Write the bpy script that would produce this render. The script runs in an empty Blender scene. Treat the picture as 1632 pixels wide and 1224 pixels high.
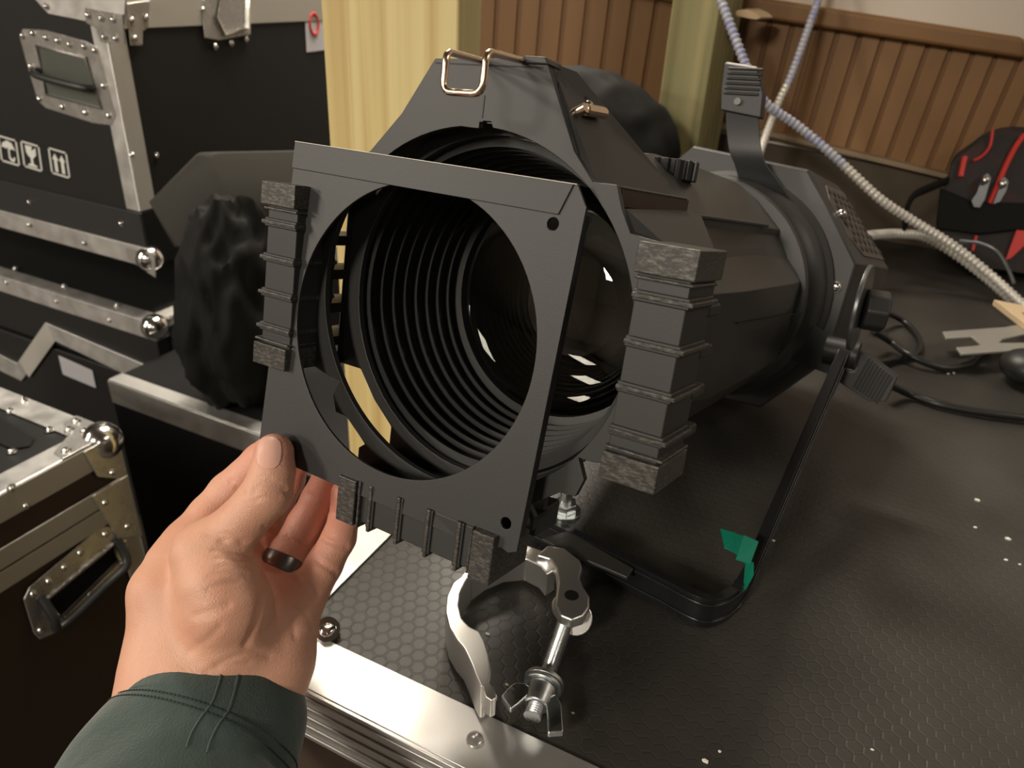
import bpy, math, random
import numpy as np
from mathutils import Vector, Matrix
from mathutils.geometry import tessellate_polygon

# ---------------------------------------------------------------- camera, light, exposure
sc = bpy.context.scene
C = sc.collection
FPX, CX, CY = 1200.0, 816.0, 612.0
TT = 0.80          # height of the case top (the "table") above the floor
HC = 0.365         # camera height above it
def nrm(v):
    v = np.array(v, float); return v / np.linalg.norm(v)
Dn = nrm([-126, 2188, 1200])
def horiz(v):
    v = np.array(v, float); v = v - Dn * (v @ Dn); return nrm(v)
ea = -horiz([-2558, -805, 1200]); eb = horiz([583, -624, 1200])
s_ = nrm(ea + eb); d_ = nrm(ea - eb)
XW = nrm(s_ + d_); YW = nrm(s_ - d_); ZW = -Dn
if np.cross(XW, YW) @ ZW < 0: raise RuntimeError('frame')
MW = np.stack([XW, YW, ZW])            # cam vector -> world vector
CAM = np.array([0.0, 0.0, TT + HC])
def ray(x, y): return MW @ np.array([(x - CX) / FPX, (y - CY) / FPX, 1.0])
def DP(x, y, d): return CAM + ray(x, y) * d
def T(x, y, z=0.0):
    r = ray(x, y); return CAM + r * ((TT + z - CAM[2]) / r[2])
def AX(x, y, ax, val):
    r = ray(x, y); return CAM + r * ((val - CAM[ax]) / r[ax])
def M4(R, t):
    m = np.eye(4); m[:3, :3] = R; m[:3, 3] = t; return m
# stage light frame (x right, y back along the optical axis, z up), colour frame frame
RF = np.array([[0.8422462, 0.5224343, 0.1329799], [0.2404881, -0.1433448, -0.9600092], [-0.4824798, 0.8405442, -0.2463709]])
tF = np.array([-0.03409634, -0.02892562, 0.3250894])
FF = M4(MW @ RF, CAM + MW @ tF)
pa = nrm([0.85213908, 0.25724158, -0.45572553]); pn = np.array([0.48860961, -0.08474995, 0.86578896])
pn = nrm(pn - pa * (pa @ pn)); pz = np.cross(pa, pn)
tP = np.array([-0.0518082, -0.02071258, 0.34541632])
FP = M4(MW @ np.stack([pa, pn, pz], 1), CAM + MW @ tP)
I4 = np.eye(4)
def UM(F, x, y, ax, val):
    Fi = np.linalg.inv(F); o = (Fi @ np.append(CAM, 1))[:3]; d = Fi[:3, :3] @ ray(x, y)
    return o + d * ((val - o[ax]) / d[ax])
def UF(x, y, ax, val): return UM(FF, x, y, ax, val)
def UP(x, y, val=0.0): return UM(FP, x, y, 1, val)
def toW(F, p): return (F @ np.append(np.array(p, float), 1))[:3]

cam = bpy.data.cameras.new('camera'); co = bpy.data.objects.new('camera', cam); C.objects.link(co)
Rc = np.stack([MW @ [1, 0, 0], MW @ [0, -1, 0], MW @ [0, 0, -1]], 1)
co.matrix_world = Matrix(M4(Rc, CAM).tolist())
cam.sensor_width = 36; cam.lens = FPX / 1632 * 36; cam.clip_start = 0.02
cam.dof.use_dof = True; cam.dof.focus_distance = 0.36; cam.dof.aperture_fstop = 15.0
sc.camera = co
w = bpy.data.worlds.new('world'); sc.world = w; w.use_nodes = True
w.node_tree.nodes['Background'].inputs[0].default_value = (1.0, 0.93, 0.84, 1)
w.node_tree.nodes['Background'].inputs[1].default_value = 0.008
sc.view_settings.view_transform = 'Standard'; sc.view_settings.look = 'None'
sc.view_settings.gamma = 1; sc.view_settings.exposure = 0.1; sc.view_settings.use_curve_mapping = False
CEIL = 2.75
# ceiling lamps (x, y, size x, size y, watts); the last one is added to brighten the case top's right side
LAMPS = [(-1.00, 1.30, 0.9, 0.30, 48), (-.95, 2.1, .6, .6, 60), (-.7, -3.3, .6, 1.2, 190), (-4.6, -4.0, .6, 1.2, 230), (-3.0, -1.6, .6, 1.2, 75), (2.0, -3.4, .6, 1.2, 28), (-6.2, -6.6, .6, 1.2, 200), (1.9, .55, .6, 1.2, 15)]
def area(name, loc, sx, sy, power, col=(1.0, 0.90, 0.76)):
    l = bpy.data.lights.new(name, 'AREA'); l.shape = 'RECTANGLE'; l.size = sx; l.size_y = sy
    l.energy = power; l.color = col
    o = bpy.data.objects.new(name, l); C.objects.link(o); o.location = loc
    return o
for i, (x, y, sx, sy, p) in enumerate(LAMPS):
    area('ceiling_lamp', (x, y, CEIL - 0.06), sx, sy, p)

# ---------------------------------------------------------------- materials
def new_mat(name):
    m = bpy.data.materials.new(name); m.use_nodes = True
    return m, m.node_tree, m.node_tree.nodes['Principled BSDF']
def N(nt, t, **k):
    n = nt.nodes.new(t)
    for a, b in k.items():
        if a in n.bl_rna.properties: setattr(n, a, b)
    return n
def mat(name, col, rough=0.5, metal=0.0, bump=None, var=None, coat=0.0, spec=0.5, rvar=None, coords='Object'):
    """bump=(scale,strength,dist) noise; var=(scale, colour2, lo, hi, stretch) ; rvar=(scale, lo, hi)"""
    m, nt, b = new_mat(name)
    b.inputs['Base Color'].default_value = (*col, 1); b.inputs['Roughness'].default_value = rough
    b.inputs['Metallic'].default_value = metal; b.inputs['Coat Weight'].default_value = coat
    b.inputs['Specular IOR Level'].default_value = spec
    tc = N(nt, 'ShaderNodeTexCoord')
    if bump:
        n = N(nt, 'ShaderNodeTexNoise'); n.inputs['Scale'].default_value = bump[0]; n.inputs['Detail'].default_value = 4
        bp = N(nt, 'ShaderNodeBump'); bp.inputs['Strength'].default_value = bump[1]; bp.inputs['Distance'].default_value = bump[2]
        nt.links.new(tc.outputs[coords], n.inputs['Vector']); nt.links.new(n.outputs['Fac'], bp.inputs['Height'])
        nt.links.new(bp.outputs['Normal'], b.inputs['Normal'])
    if var:
        mp = N(nt, 'ShaderNodeMapping'); mp.inputs['Scale'].default_value = var[4] if len(var) > 4 else (1, 1, 1)
        n = N(nt, 'ShaderNodeTexNoise'); n.inputs['Scale'].default_value = var[0]; n.inputs['Detail'].default_value = 6
        cr = N(nt, 'ShaderNodeValToRGB'); e = cr.color_ramp.elements
        e[0].position = var[2]; e[1].position = var[3]; e[0].color = (*col, 1); e[1].color = (*var[1], 1)
        nt.links.new(tc.outputs[coords], mp.inputs['Vector']); nt.links.new(mp.outputs[0], n.inputs['Vector'])
        nt.links.new(n.outputs['Fac'], cr.inputs[0]); nt.links.new(cr.outputs[0], b.inputs['Base Color'])
    if rvar:
        n = N(nt, 'ShaderNodeTexNoise'); n.inputs['Scale'].default_value = rvar[0]; n.inputs['Detail'].default_value = 5
        mr = N(nt, 'ShaderNodeMapRange'); mr.inputs['To Min'].default_value = rvar[1]; mr.inputs['To Max'].default_value = rvar[2]
        mr.inputs['From Min'].default_value = 0.3; mr.inputs['From Max'].default_value = 0.7
        nt.links.new(tc.outputs[coords], n.inputs['Vector']); nt.links.new(n.outputs['Fac'], mr.inputs['Value'])
        nt.links.new(mr.outputs[0], b.inputs['Roughness'])
    return m
def worn(name, base, metalcol, lo, hi, scale=90, stretch=(1, 1, 1), rough=0.35):
    """black paint worn through to bare metal in patches"""
    m, nt, b = new_mat(name)
    tc = N(nt, 'ShaderNodeTexCoord'); mp = N(nt, 'ShaderNodeMapping'); mp.inputs['Scale'].default_value = stretch
    n = N(nt, 'ShaderNodeTexNoise'); n.inputs['Scale'].default_value = scale; n.inputs['Detail'].default_value = 9; n.inputs['Roughness'].default_value = 0.75
    cr = N(nt, 'ShaderNodeValToRGB'); e = cr.color_ramp.elements; e[0].position = lo; e[1].position = hi
    e[0].color = (0, 0, 0, 1); e[1].color = (1, 1, 1, 1)
    mx = N(nt, 'ShaderNodeMix', data_type='RGBA'); mx.inputs['A'].default_value = (*base, 1); mx.inputs['B'].default_value = (*metalcol, 1)
    nt.links.new(tc.outputs['Object'], mp.inputs[0]); nt.links.new(mp.outputs[0], n.inputs['Vector']); nt.links.new(n.outputs['Fac'], cr.inputs[0])
    nt.links.new(cr.outputs[0], mx.inputs['Factor']); nt.links.new(mx.outputs['Result'], b.inputs['Base Color'])
    nt.links.new(cr.outputs[0], b.inputs['Metallic']); b.inputs['Roughness'].default_value = rough
    return m
def wood(name, c1, c2, c3, scale, stretch, rough=0.6):
    m, nt, b = new_mat(name)
    tc = N(nt, 'ShaderNodeTexCoord'); mp = N(nt, 'ShaderNodeMapping'); mp.inputs['Scale'].default_value = stretch
    n = N(nt, 'ShaderNodeTexNoise'); n.inputs['Scale'].default_value = scale; n.inputs['Detail'].default_value = 5; n.inputs['Distortion'].default_value = 0.6
    cr = N(nt, 'ShaderNodeValToRGB'); e = cr.color_ramp.elements
    e[0].position = 0.30; e[0].color = (*c1, 1); e[1].position = 0.7; e[1].color = (*c3, 1)
    x = cr.color_ramp.elements.new(0.52); x.color = (*c2, 1)
    nt.links.new(tc.outputs['Object'], mp.inputs[0]); nt.links.new(mp.outputs[0], n.inputs['Vector'])
    nt.links.new(n.outputs['Fac'], cr.inputs[0]); nt.links.new(cr.outputs[0], b.inputs['Base Color'])
    b.inputs['Roughness'].default_value = rough
    bp = N(nt, 'ShaderNodeBump'); bp.inputs['Strength'].default_value = 0.15; bp.inputs['Distance'].default_value = 0.002
    nt.links.new(n.outputs['Fac'], bp.inputs['Height']); nt.links.new(bp.outputs[0], b.inputs['Normal'])
    return m
def hexmat(name, pitch):
    m, nt, b = new_mat(name)
    L = nt.links.new
    def mth(op, a, b2=None, c=None):
        n = N(nt, 'ShaderNodeMath', operation=op)
        for i, v in enumerate((a, b2, c)):
            if v is None: continue
            if hasattr(v, 'links'): L(v, n.inputs[i])
            else: n.inputs[i].default_value = v
        return n.outputs[0]
    tc = N(nt, 'ShaderNodeTexCoord'); sp = N(nt, 'ShaderNodeSeparateXYZ'); L(tc.outputs['Object'], sp.inputs[0])
    X = mth('MULTIPLY', sp.outputs[0], 1 / pitch); Y = mth('MULTIPLY', sp.outputs[1], 1 / pitch)
    r3 = math.sqrt(3)
    ax = mth('SUBTRACT', mth('FLOORED_MODULO', X, 1.0), 0.5); ay = mth('SUBTRACT', mth('FLOORED_MODULO', Y, r3), r3 / 2)
    bx = mth('SUBTRACT', mth('FLOORED_MODULO', mth('SUBTRACT', X, 0.5), 1.0), 0.5)
    by = mth('SUBTRACT', mth('FLOORED_MODULO', mth('SUBTRACT', Y, r3 / 2), r3), r3 / 2)
    def hd(x, y):
        x = mth('ABSOLUTE', x); y = mth('ABSOLUTE', y)
        return mth('MAXIMUM', x, mth('ADD', mth('MULTIPLY', x, 0.5), mth('MULTIPLY', y, r3 / 2)))
    h = mth('MINIMUM', hd(ax, ay), hd(bx, by))
    line = mth('SMOOTH_MIN', 1.0, 1.0, 0.0)
    mr = N(nt, 'ShaderNodeMapRange'); mr.interpolation_type = 'SMOOTHSTEP'
    mr.inputs['From Min'].default_value = 0.40; mr.inputs['From Max'].default_value = 0.47; L(h, mr.inputs['Value'])
    vo = N(nt, 'ShaderNodeTexVoronoi'); vo.inputs['Scale'].default_value = 6.3 / pitch; vo.inputs['Randomness'].default_value = 0.15
    mp = N(nt, 'ShaderNodeMapping'); mp.inputs['Scale'].default_value = (1, 1, 0.001); L(tc.outputs['Object'], mp.inputs[0]); L(mp.outputs[0], vo.inputs['Vector'])
    dm = N(nt, 'ShaderNodeMapRange'); dm.inputs['From Min'].default_value = 0.15; dm.inputs['From Max'].default_value = 0.42
    dm.inputs['To Min'].default_value = 1.0; dm.inputs['To Max'].default_value = 0.0; L(vo.outputs['Distance'], dm.inputs['Value'])
    inner = mth('LESS_THAN', h, 0.36)
    hgt = mth('ADD', mth('MULTIPLY', mr.outputs[0], -1.0), mth('MULTIPLY', mth('MULTIPLY', dm.outputs[0], inner), 0.45))
    bp = N(nt, 'ShaderNodeBump'); bp.inputs['Strength'].default_value = 0.45; bp.inputs['Distance'].default_value = 0.00035
    L(hgt, bp.inputs['Height']); L(bp.outputs[0], b.inputs['Normal'])
    n = N(nt, 'ShaderNodeTexNoise'); n.inputs['Scale'].default_value = 7; n.inputs['Detail'].default_value = 6; L(tc.outputs['Object'], n.inputs['Vector'])
    rr = N(nt, 'ShaderNodeMapRange'); rr.inputs['From Min'].default_value = 0.3; rr.inputs['From Max'].default_value = 0.7
    rr.inputs['To Min'].default_value = 0.36; rr.inputs['To Max'].default_value = 0.50; L(n.outputs['Fac'], rr.inputs['Value'])
    L(rr.outputs[0], b.inputs['Roughness'])
    cr = N(nt, 'ShaderNodeValToRGB'); e = cr.color_ramp.elements; e[0].position = 0.35; e[1].position = 0.75
    e[0].color = (0.022, 0.0205, 0.0185, 1); e[1].color = (0.054, 0.050, 0.044, 1); L(n.outputs['Fac'], cr.inputs[0]); L(cr.outputs[0], b.inputs['Base Color'])
    return m
M = {}
M['hex'] = hexmat('hex_plywood', 0.0090)
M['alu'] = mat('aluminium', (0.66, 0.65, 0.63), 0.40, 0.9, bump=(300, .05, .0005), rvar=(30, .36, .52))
M['alu_dull_shaded'] = mat('dull_shaded_aluminium', (0.46, 0.44, 0.40), 0.5, 0.45, bump=(200, .05, .0005))  # dimmer aluminium, mainly for side legs of trims: their shade is in the colour
M['chrome'] = mat('chrome', (0.75, 0.74, 0.72), 0.16, 1.0)
M['nickel'] = mat('nickel_plate', (0.50, 0.49, 0.47), 0.26, 0.7, rvar=(40, .15, .35))
M['brass'] = mat('brassy_steel', (0.86, 0.66, 0.50), 0.2, 1.0)
M['zinc'] = mat('zinc_plate', (0.60, 0.63, 0.64), 0.28, 1.0, rvar=(60, .2, .4))
M['clamp'] = mat('cast_aluminium', (0.84, 0.83, 0.81), 0.34, 0.95, bump=(250, .06, .0004))
M['panel'] = mat('black_case_panel', (0.010, 0.010, 0.010), 0.5, spec=.35, bump=(500, .1, .0003))
M['panel_dark'] = mat('black_case_panel_matt', (0.006, 0.006, 0.006), 0.7, spec=0.2)
M['panel_brown'] = mat('brown_black_panel', (0.042, 0.026, 0.017), 0.6, bump=(400, .1, .0003))
M['paint'] = mat('black_paint', (0.029, 0.029, 0.0285), 0.46, bump=(900, .12, .0002))
M['plate'] = mat('black_powder_coat', (0.030, 0.030, 0.031), 0.46, bump=(1400, .25, .0002))
M['inner'] = mat('matt_black_inside', (0.008, 0.008, 0.008), 0.45)
M['barrel'] = mat('barrel_paint', (0.031, 0.030, 0.028), 0.36, bump=(700, .1, .0002))
M['edge'] = worn('worn_edge', (0.03, 0.03, 0.03), (0.6, 0.57, 0.52), .52, .60, 140, rough=0.35)
M['gripworn'] = worn('worn_grip', (0.034, 0.033, 0.031), (0.30, 0.28, 0.25), .47, .80, 330, (1, 1.2, 3.2), 0.33)
M['rubber'] = mat('black_plastic', (0.018, 0.018, 0.018), 0.45)
M['cable'] = mat('black_cable_rubber', (0.012, 0.012, 0.012), 0.4)
M['steelbl'] = mat('steel_blade', (0.11, 0.115, 0.12), 0.34, 0.6)
M['vent'] = mat('vent_sheet', (0.075, 0.064, 0.054), 0.5)
M['recess'] = mat('recess_metal', (0.12, 0.13, 0.115), 0.4, 0.5)
M['yoke'] = mat('glossy_black_paint', (0.011, 0.011, 0.012), 0.24)
M['strap'] = mat('black_strap', (0.030, 0.031, 0.033), 0.32)
M['tape'] = mat('green_tape', (0.0, 0.20, 0.125), 0.55, bump=(150, .3, .0006))
M['post'] = wood('pale_pine', (0.46, 0.29, 0.105), (0.66, 0.53, 0.235), (0.74, 0.63, 0.32), 2.6, (16, 16, .25), 0.55)
M['post2'] = wood('greenish_pine', (0.17, 0.15, 0.06), (0.27, 0.25, 0.12), (0.36, 0.31, 0.15), 2.2, (16, 16, .4), 0.6)
M['wain'] = wood('wainscot_brown', (0.165, 0.078, 0.026), (0.190, 0.094, 0.032), (0.215, 0.110, 0.040), 2.0, (5, 5, .4), 0.55)
M['groove'] = mat('wainscot_groove', (0.135, 0.062, 0.020), 0.6)
M['ledge'] = mat('dusty_ledge', (0.22, 0.16, 0.10), 0.7)
M['skirt'] = mat('dark_board', (0.055, 0.04, 0.024), 0.7, bump=(60, .2, .001))
M['plaster'] = mat('cream_wall_paint', (0.60, 0.54, 0.48), 0.85, bump=(220, .3, .0008))
M['ceiling'] = mat('ceiling_tiles', (0.30, 0.27, 0.23), 0.9)
M['farwall'] = mat('far_wall_panelling', (0.08, 0.062, 0.045), 0.8)
M['floor'] = mat('dark_floor', (0.035, 0.026, 0.02), 0.7)
M['paper'] = mat('white_paper', (0.55, 0.54, 0.58), 0.7)
M['white'] = mat('white_print', (0.62, 0.62, 0.58), 0.6)
M['red'] = mat('red_trim', (0.55, 0.035, 0.03), 0.5)
M['cloth'] = mat('black_fabric', (0.005, 0.005, 0.0045), 0.75, spec=.2, bump=(500, .4, .0006))
M['cloth_g'] = mat('charcoal_foam', (0.022, 0.020, 0.016), 0.9, bump=(900, .3, .0004))
M['bagcloth'] = mat('bag_fabric', (0.022, 0.018, 0.018), 0.8, bump=(700, .5, .0006), var=(30, (0.05, 0.022, 0.022), .5, .75))
M['flex'] = mat('braided_conduit', (0.62, 0.60, 0.55), 0.42, 0.35)
M['flexblue'] = mat('braided_conduit_blue', (0.40, 0.41, 0.48), 0.5, 0.15, var=(60, (0.27, 0.29, 0.50), .5, .66))
M['galv'] = mat('galvanised_steel', (0.42, 0.41, 0.38), 0.45, 0.6)
M['scrap'] = mat('bare_wood', (0.62, 0.47, 0.30), 0.7)
M['chip'] = mat('pale_chip', (0.85, 0.80, 0.70), 0.7)
M['lamp'] = mat('lamp_diffuser', (1, 1, 1), 0.5)

# ---------------------------------------------------------------- mesh helpers
def arr(p): return np.array(p, float)
class MB:
    def __init__(s): s.v = []; s.f = []; s.mi = []
    def add(s, vs, fs, mi=0):
        o = len(s.v); s.v += [tuple(map(float, v)) for v in vs]; s.f += [tuple(i + o for i in f) for f in fs]; s.mi += [mi] * len(fs); return s
    def hexa(s, p, mi=0):      # 8 points: bottom 4 (ccw), top 4
        return s.add(p, [(0, 3, 2, 1), (4, 5, 6, 7), (0, 1, 5, 4), (1, 2, 6, 5), (2, 3, 7, 6), (3, 0, 4, 7)], mi)
    def box(s, a, b, F=None, mi=0):
        (x0, y0, z0), (x1, y1, z1) = a, b
        p = [(x0, y0, z0), (x1, y0, z0), (x1, y1, z0), (x0, y1, z0), (x0, y0, z1), (x1, y0, z1), (x1, y1, z1), (x0, y1, z1)]
        if F is not None: p = [toW(F, q) for q in p]
        return s.hexa(p, mi)
    def prism(s, pts, vec, mi=0):
        n = len(pts); P = [arr(p) for p in pts]; v = arr(vec); Q = [p + v for p in P]
        return s.add(P + Q, [tuple(range(n - 1, -1, -1)), tuple(range(n, 2 * n))] + [(i, (i + 1) % n, n + (i + 1) % n, n + i) for i in range(n)], mi)
    def loft(s, rings, cap=True, closed=True, mi=0):
        n = len(rings[0]); vs = [p for r in rings for p in r]; fs = []
        for k in range(len(rings) - 1):
            for i in range(n if closed else n - 1):
                j = (i + 1) % n; fs.append((k * n + i, k * n + j, (k + 1) * n + j, (k + 1) * n + i))
        if cap and closed: fs += [tuple(range(n - 1, -1, -1)), tuple(range((len(rings) - 1) * n, len(rings) * n))]
        return s.add(vs, fs, mi)
    def holed(s, outer, holes, y0, y1, mi=0):   # 2D (x,z) polygons, extruded along local y
        import bmesh
        bm = bmesh.new(); flat = []; loops = []
        for q in [outer] + list(holes):
            vs_ = [bm.verts.new((p[0], p[1], 0)) for p in q]; loops.append((len(flat), len(q))); flat += list(q)
            for i in range(len(q)): bm.edges.new((vs_[i], vs_[(i + 1) % len(q)]))
        bm.verts.ensure_lookup_table(); bm.verts.index_update()
        bmesh.ops.triangle_fill(bm, use_beauty=True, use_dissolve=False, edges=bm.edges[:])
        tris = [[v.index for v in f.verts] for f in bm.faces]; bm.free(); n = len(flat)
        vs = [(p[0], y0, p[1]) for p in flat] + [(p[0], y1, p[1]) for p in flat]
        fs = [tuple(t) for t in tris] + [tuple(i + n for i in reversed(t)) for t in tris]
        for o, k in loops:
            for i in range(k): fs.append((o + i, o + (i + 1) % k, n + o + (i + 1) % k, n + o + i))
        return s.add(vs, fs, mi)
    def lathe(s, prof, n=48, a0=0, a1=2 * math.pi, c=(0, 0), mi=0):   # prof = [(r, y)], about the local y axis
        full = abs(a1 - a0 - 2 * math.pi) < 1e-6; m = n if full else n + 1
        vs = []; fs = []
        for r, y in prof:
            for i in range(m):
                a = a0 + (a1 - a0) * i / n; vs.append((c[0] + r * math.cos(a), y, c[1] + r * math.sin(a)))
        for k in range(len(prof) - 1):
            for i in range(n):
                j = (i + 1) % m; fs.append((k * m + i, k * m + j, (k + 1) * m + j, (k + 1) * m + i))
        return s.add(vs, fs, mi)
    def tube(s, path, r, n=10, cap=True, mi=0, closed=False, rfun=None, ratio=1.0, up=None):
        P = [arr(p) for p in path]; m = len(P); rings = []
        t0 = nrm(P[1] - P[0]); u = arr(up) if up is not None else (arr([0, 0, 1]) if abs(t0[2]) < .9 else arr([1, 0, 0]))
        u = nrm(u - t0 * (u @ t0))
        for i in range(m):
            if closed: t = nrm(P[(i + 1) % m] - P[i - 1])
            else: t = nrm(P[min(i + 1, m - 1)] - P[max(i - 1, 0)])
            u = nrm(u - t * (u @ t)); w_ = np.cross(t, u); rr = r if rfun is None else r * rfun(i)
            rings.append([P[i] + rr * (math.cos(a) * u + ratio * math.sin(a) * w_) for a in np.linspace(0, 2 * math.pi, n, endpoint=False)])
        if closed: rings.append(rings[0])
        return s.loft(rings, cap and not closed, True, mi)
    def cyl(s, p0, p1, r, n=20, r1=None, mi=0):
        p0 = arr(p0); p1 = arr(p1); t = nrm(p1 - p0); u = arr([0, 0, 1]) if abs(t[2]) < .9 else arr([1, 0, 0]); u = nrm(u - t * (u @ t)); w_ = np.cross(t, u)
        r1 = r if r1 is None else r1
        A = [[p + q * (math.cos(a) * u + math.sin(a) * w_) for a in np.linspace(0, 2 * math.pi, n, endpoint=False)] for p, q in ((p0, r), (p1, r1))]
        return s.loft(A, True, True, mi)
    def ball(s, c, r, n=10, mi=0, sc=(1, 1, 1)):
        c = arr(c); rings = []
        for k in range(1, n):
            th = math.pi * k / n; rings.append([c + r * arr([math.sin(th) * math.cos(a) * sc[0], math.sin(th) * math.sin(a) * sc[1], -math.cos(th) * sc[2]]) for a in np.linspace(0, 2 * math.pi, 2 * n, endpoint=False)])
        return s.loft(rings, True, True, mi)
    def build(s, name, m, parent=None, F=None, bevel=0, seg=2, smooth=40, label=None, sub=0):
        """vertices are in frame F (or world); converted to the parent's local space"""
        me = bpy.data.meshes.new(name)
        Fw = I4 if F is None else F
        inv = I4 if parent is None else np.linalg.inv(np.array(wm(parent)))
        A = inv @ Fw; V = np.array(s.v); V = V @ A[:3, :3].T + A[:3, 3]
        if parent is None:
            o3 = V.mean(0); o3[2] = V[:, 2].min(); V = V - o3
        me.from_pydata(V.tolist(), [], s.f)
        for mm in (m if isinstance(m, list) else [m]): me.materials.append(mm)
        me.polygons.foreach_set('material_index', s.mi)
        me.validate(); me.update()
        import bmesh
        bm = bmesh.new(); bm.from_mesh(me); bmesh.ops.recalc_face_normals(bm, faces=bm.faces); bm.to_mesh(me); bm.free()
        if smooth:
            me.shade_smooth(); me.set_sharp_from_angle(angle=math.radians(smooth))
        o = bpy.data.objects.new(name, me); C.objects.link(o)
        if parent is None: o.location = o3
        else: o.parent = parent
        WM[o.name] = (np.array(wm(parent)) if parent is not None else M4(np.eye(3), o3))
        if bevel:
            b = o.modifiers.new('bevel', 'BEVEL'); b.width = bevel; b.segments = seg; b.limit_method = 'ANGLE'; b.angle_limit = math.radians(35)
            b.harden_normals = True
        if sub:
            d = o.modifiers.new('sub', 'SUBSURF'); d.levels = sub; d.render_levels = sub
        if label: o['label'] = label
        return o
WM = {}
def wm(o): return WM[o.name]
def empty(name, F, label, cat, group=None):
    o = bpy.data.objects.new(name, None); C.objects.link(o); o.empty_display_size = .05
    o.matrix_world = Matrix(F.tolist()); WM[o.name] = F.copy()
    return tag(o, label, cat, group)
def tag(o, label=None, cat=None, group=None, kind=None):
    if label: o['label'] = label
    if cat: o['category'] = cat
    if group: o['group'] = group
    if kind: o['kind'] = kind
    return o
def at(p): return M4(np.eye(3), arr(p))
def circ(cx, cz, r, n=40, a0=0, a1=360, rx=1.0):
    m = n if abs(a1 - a0) >= 360 else n - 1
    return [(cx + r * rx * math.cos(math.radians(a0 + (a1 - a0) * i / m)), cz + r * math.sin(math.radians(a0 + (a1 - a0) * i / m))) for i in range(n)]
def spline(pts, n=8, closed=False):
    P = [arr(p) for p in pts]; m = len(P); out = []
    for i in range(m if closed else m - 1):
        if closed: a, b, c, d = P[i - 1], P[i], P[(i + 1) % m], P[(i + 2) % m]
        else: a, b, c, d = P[max(i - 1, 0)], P[i], P[i + 1], P[min(i + 2, m - 1)]
        for k in range(n):
            t = k / n; out.append(.5 * ((2 * b) + (-a + c) * t + (2 * a - 5 * b + 4 * c - d) * t * t + (-a + 3 * b - 3 * c + d) * t ** 3))
    if not closed: out.append(P[-1])
    return out

# ---------------------------------------------------------------- the room
def struct(o): o['kind'] = 'structure'; return o
YB = 1.39
X0, X1, Y0 = -7.5, 3.2, -8.5
struct(MB().box((X0, Y0, -0.05), (X1, YB + 2.2, 0)).build('floor', M['floor']))
struct(MB().box((X0, Y0, CEIL), (X1, YB + 2.2, CEIL + .05)).build('ceiling', M['ceiling']))
struct(MB().box((X0 - .05, Y0, 0), (X0, YB + 2.2, CEIL)).build('wall_left', M['farwall']))
struct(MB().box((X1, Y0, 0), (X1 + .05, YB + 2.2, CEIL)).build('wall_right', M['farwall']))
struct(MB().box((X0, Y0 - .05, 0), (X1, Y0, CEIL)).build('wall_front', M['farwall']))
XL = -.56   # the back wall turns away behind the flight cases
struct(MB().box((XL, YB + .012, 0), (X1, YB + .08, CEIL)).box((X0, YB + 2.2, 0), (X1, YB + 2.25, CEIL)).build('wall_back', M['plaster']))
# wainscot: boards between grooves, traced along their true run on the wall
def WB(x, y, d=0.0): return AX(x, y, 1, YB + d)
def lerp(a, b, t): return a + (b - a) * t
rail_lo = [(700, -75), (1195, 18), (1632, 86)]      # lower edge of the cap rail
ledge_hi = [(700, 128), (1232, 209), (1632, 303)]   # upper edge of the ledge
def yat(line, x):
    for (a, b), (c, d) in zip(line, line[1:]):
        if x <= c or (c, d) == line[-1]: return b + (d - b) * (x - a) / (c - a)
def board_x(k):        # groove k: x on the cap rail line and on the ledge line
    xt = 1195 + 36.3 * k; slope = -0.045 - 0.33 * (xt - 780) / 800
    yt = yat(rail_lo, xt); xb = xt + slope * (yat(ledge_hi, xt) - yt) * 1.05
    return xt, xb
mb = MB(); gb = MB()
for k in range(-12, 16):
    (a, a2), (b, b2) = board_x(k), board_x(k + 1)
    def q(xt, xb, d): return WB(xt, yat(rail_lo, xt) - 6, d), WB(xb, yat(ledge_hi, xb) + 4, d)
    t0, b0 = q(a + 3.2, a2 + 3.2, 0); t1, b1 = q(b - 3.2, b2 - 3.2, 0)
    e = arr([0, .010, 0])
    mb.hexa([b0, b1, b1 + e, b0 + e, t0, t1, t1 + e, t0 + e])
    t0, b0 = q(b - 4.5, b2 - 4.5, 0.0028); t1, b1 = q(b + 4.5, b2 + 4.5, .0028); e = arr([0, .006, 0])
    gb.hexa([b0, b1, b1 + e, b0 + e, t0, t1, t1 + e, t0 + e])
wb = struct(mb.build('trim_1', M['wain'], bevel=.002, label='brown beadboard wainscot'))
struct(gb.build('trim_2', M['groove'], smooth=0))
def wallbar(pts_lo, hi_off, d0, d1, m, name, bev=.003):
    rings = []
    for x, y in pts_lo:
        a = WB(x, y); b = WB(x, y - hi_off)
        rings.append([a + arr([0, d0, 0]), a + arr([0, d1, 0]), b + arr([0, d1, 0]), b + arr([0, d0, 0])])
    return struct(MB().loft(rings).build(name, m, bevel=bev))
wallbar([(700, -67), (1195, 26), (1632, 93)], 33, -.022, .012, M['wain'], 'trim_3', .006)
wallbar([(700, 133), (1232, 217), (1632, 312)], 9, -.018, .012, M['ledge'], 'trim_4', .002)
# plain dark board between the ledge and the case top
p0 = WB(700, 131); p1 = WB(1632, 306)
MBb = MB().hexa([(p0[0], YB, TT - .3), (1.2, YB, TT - .3), (1.2, YB + .012, TT - .3), (p0[0], YB + .012, TT - .3),
                 (p0[0], YB, p0[2]), (p1[0] + .0, YB, p1[2]), (p1[0], YB + .012, p1[2]), (p0[0], YB + .012, p0[2])])
MBb.box((p1[0] - .001, YB, TT - .3), (1.2, YB + .012, p1[2]))
struct(MBb.build('baseboard_back', M['skirt']))

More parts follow.
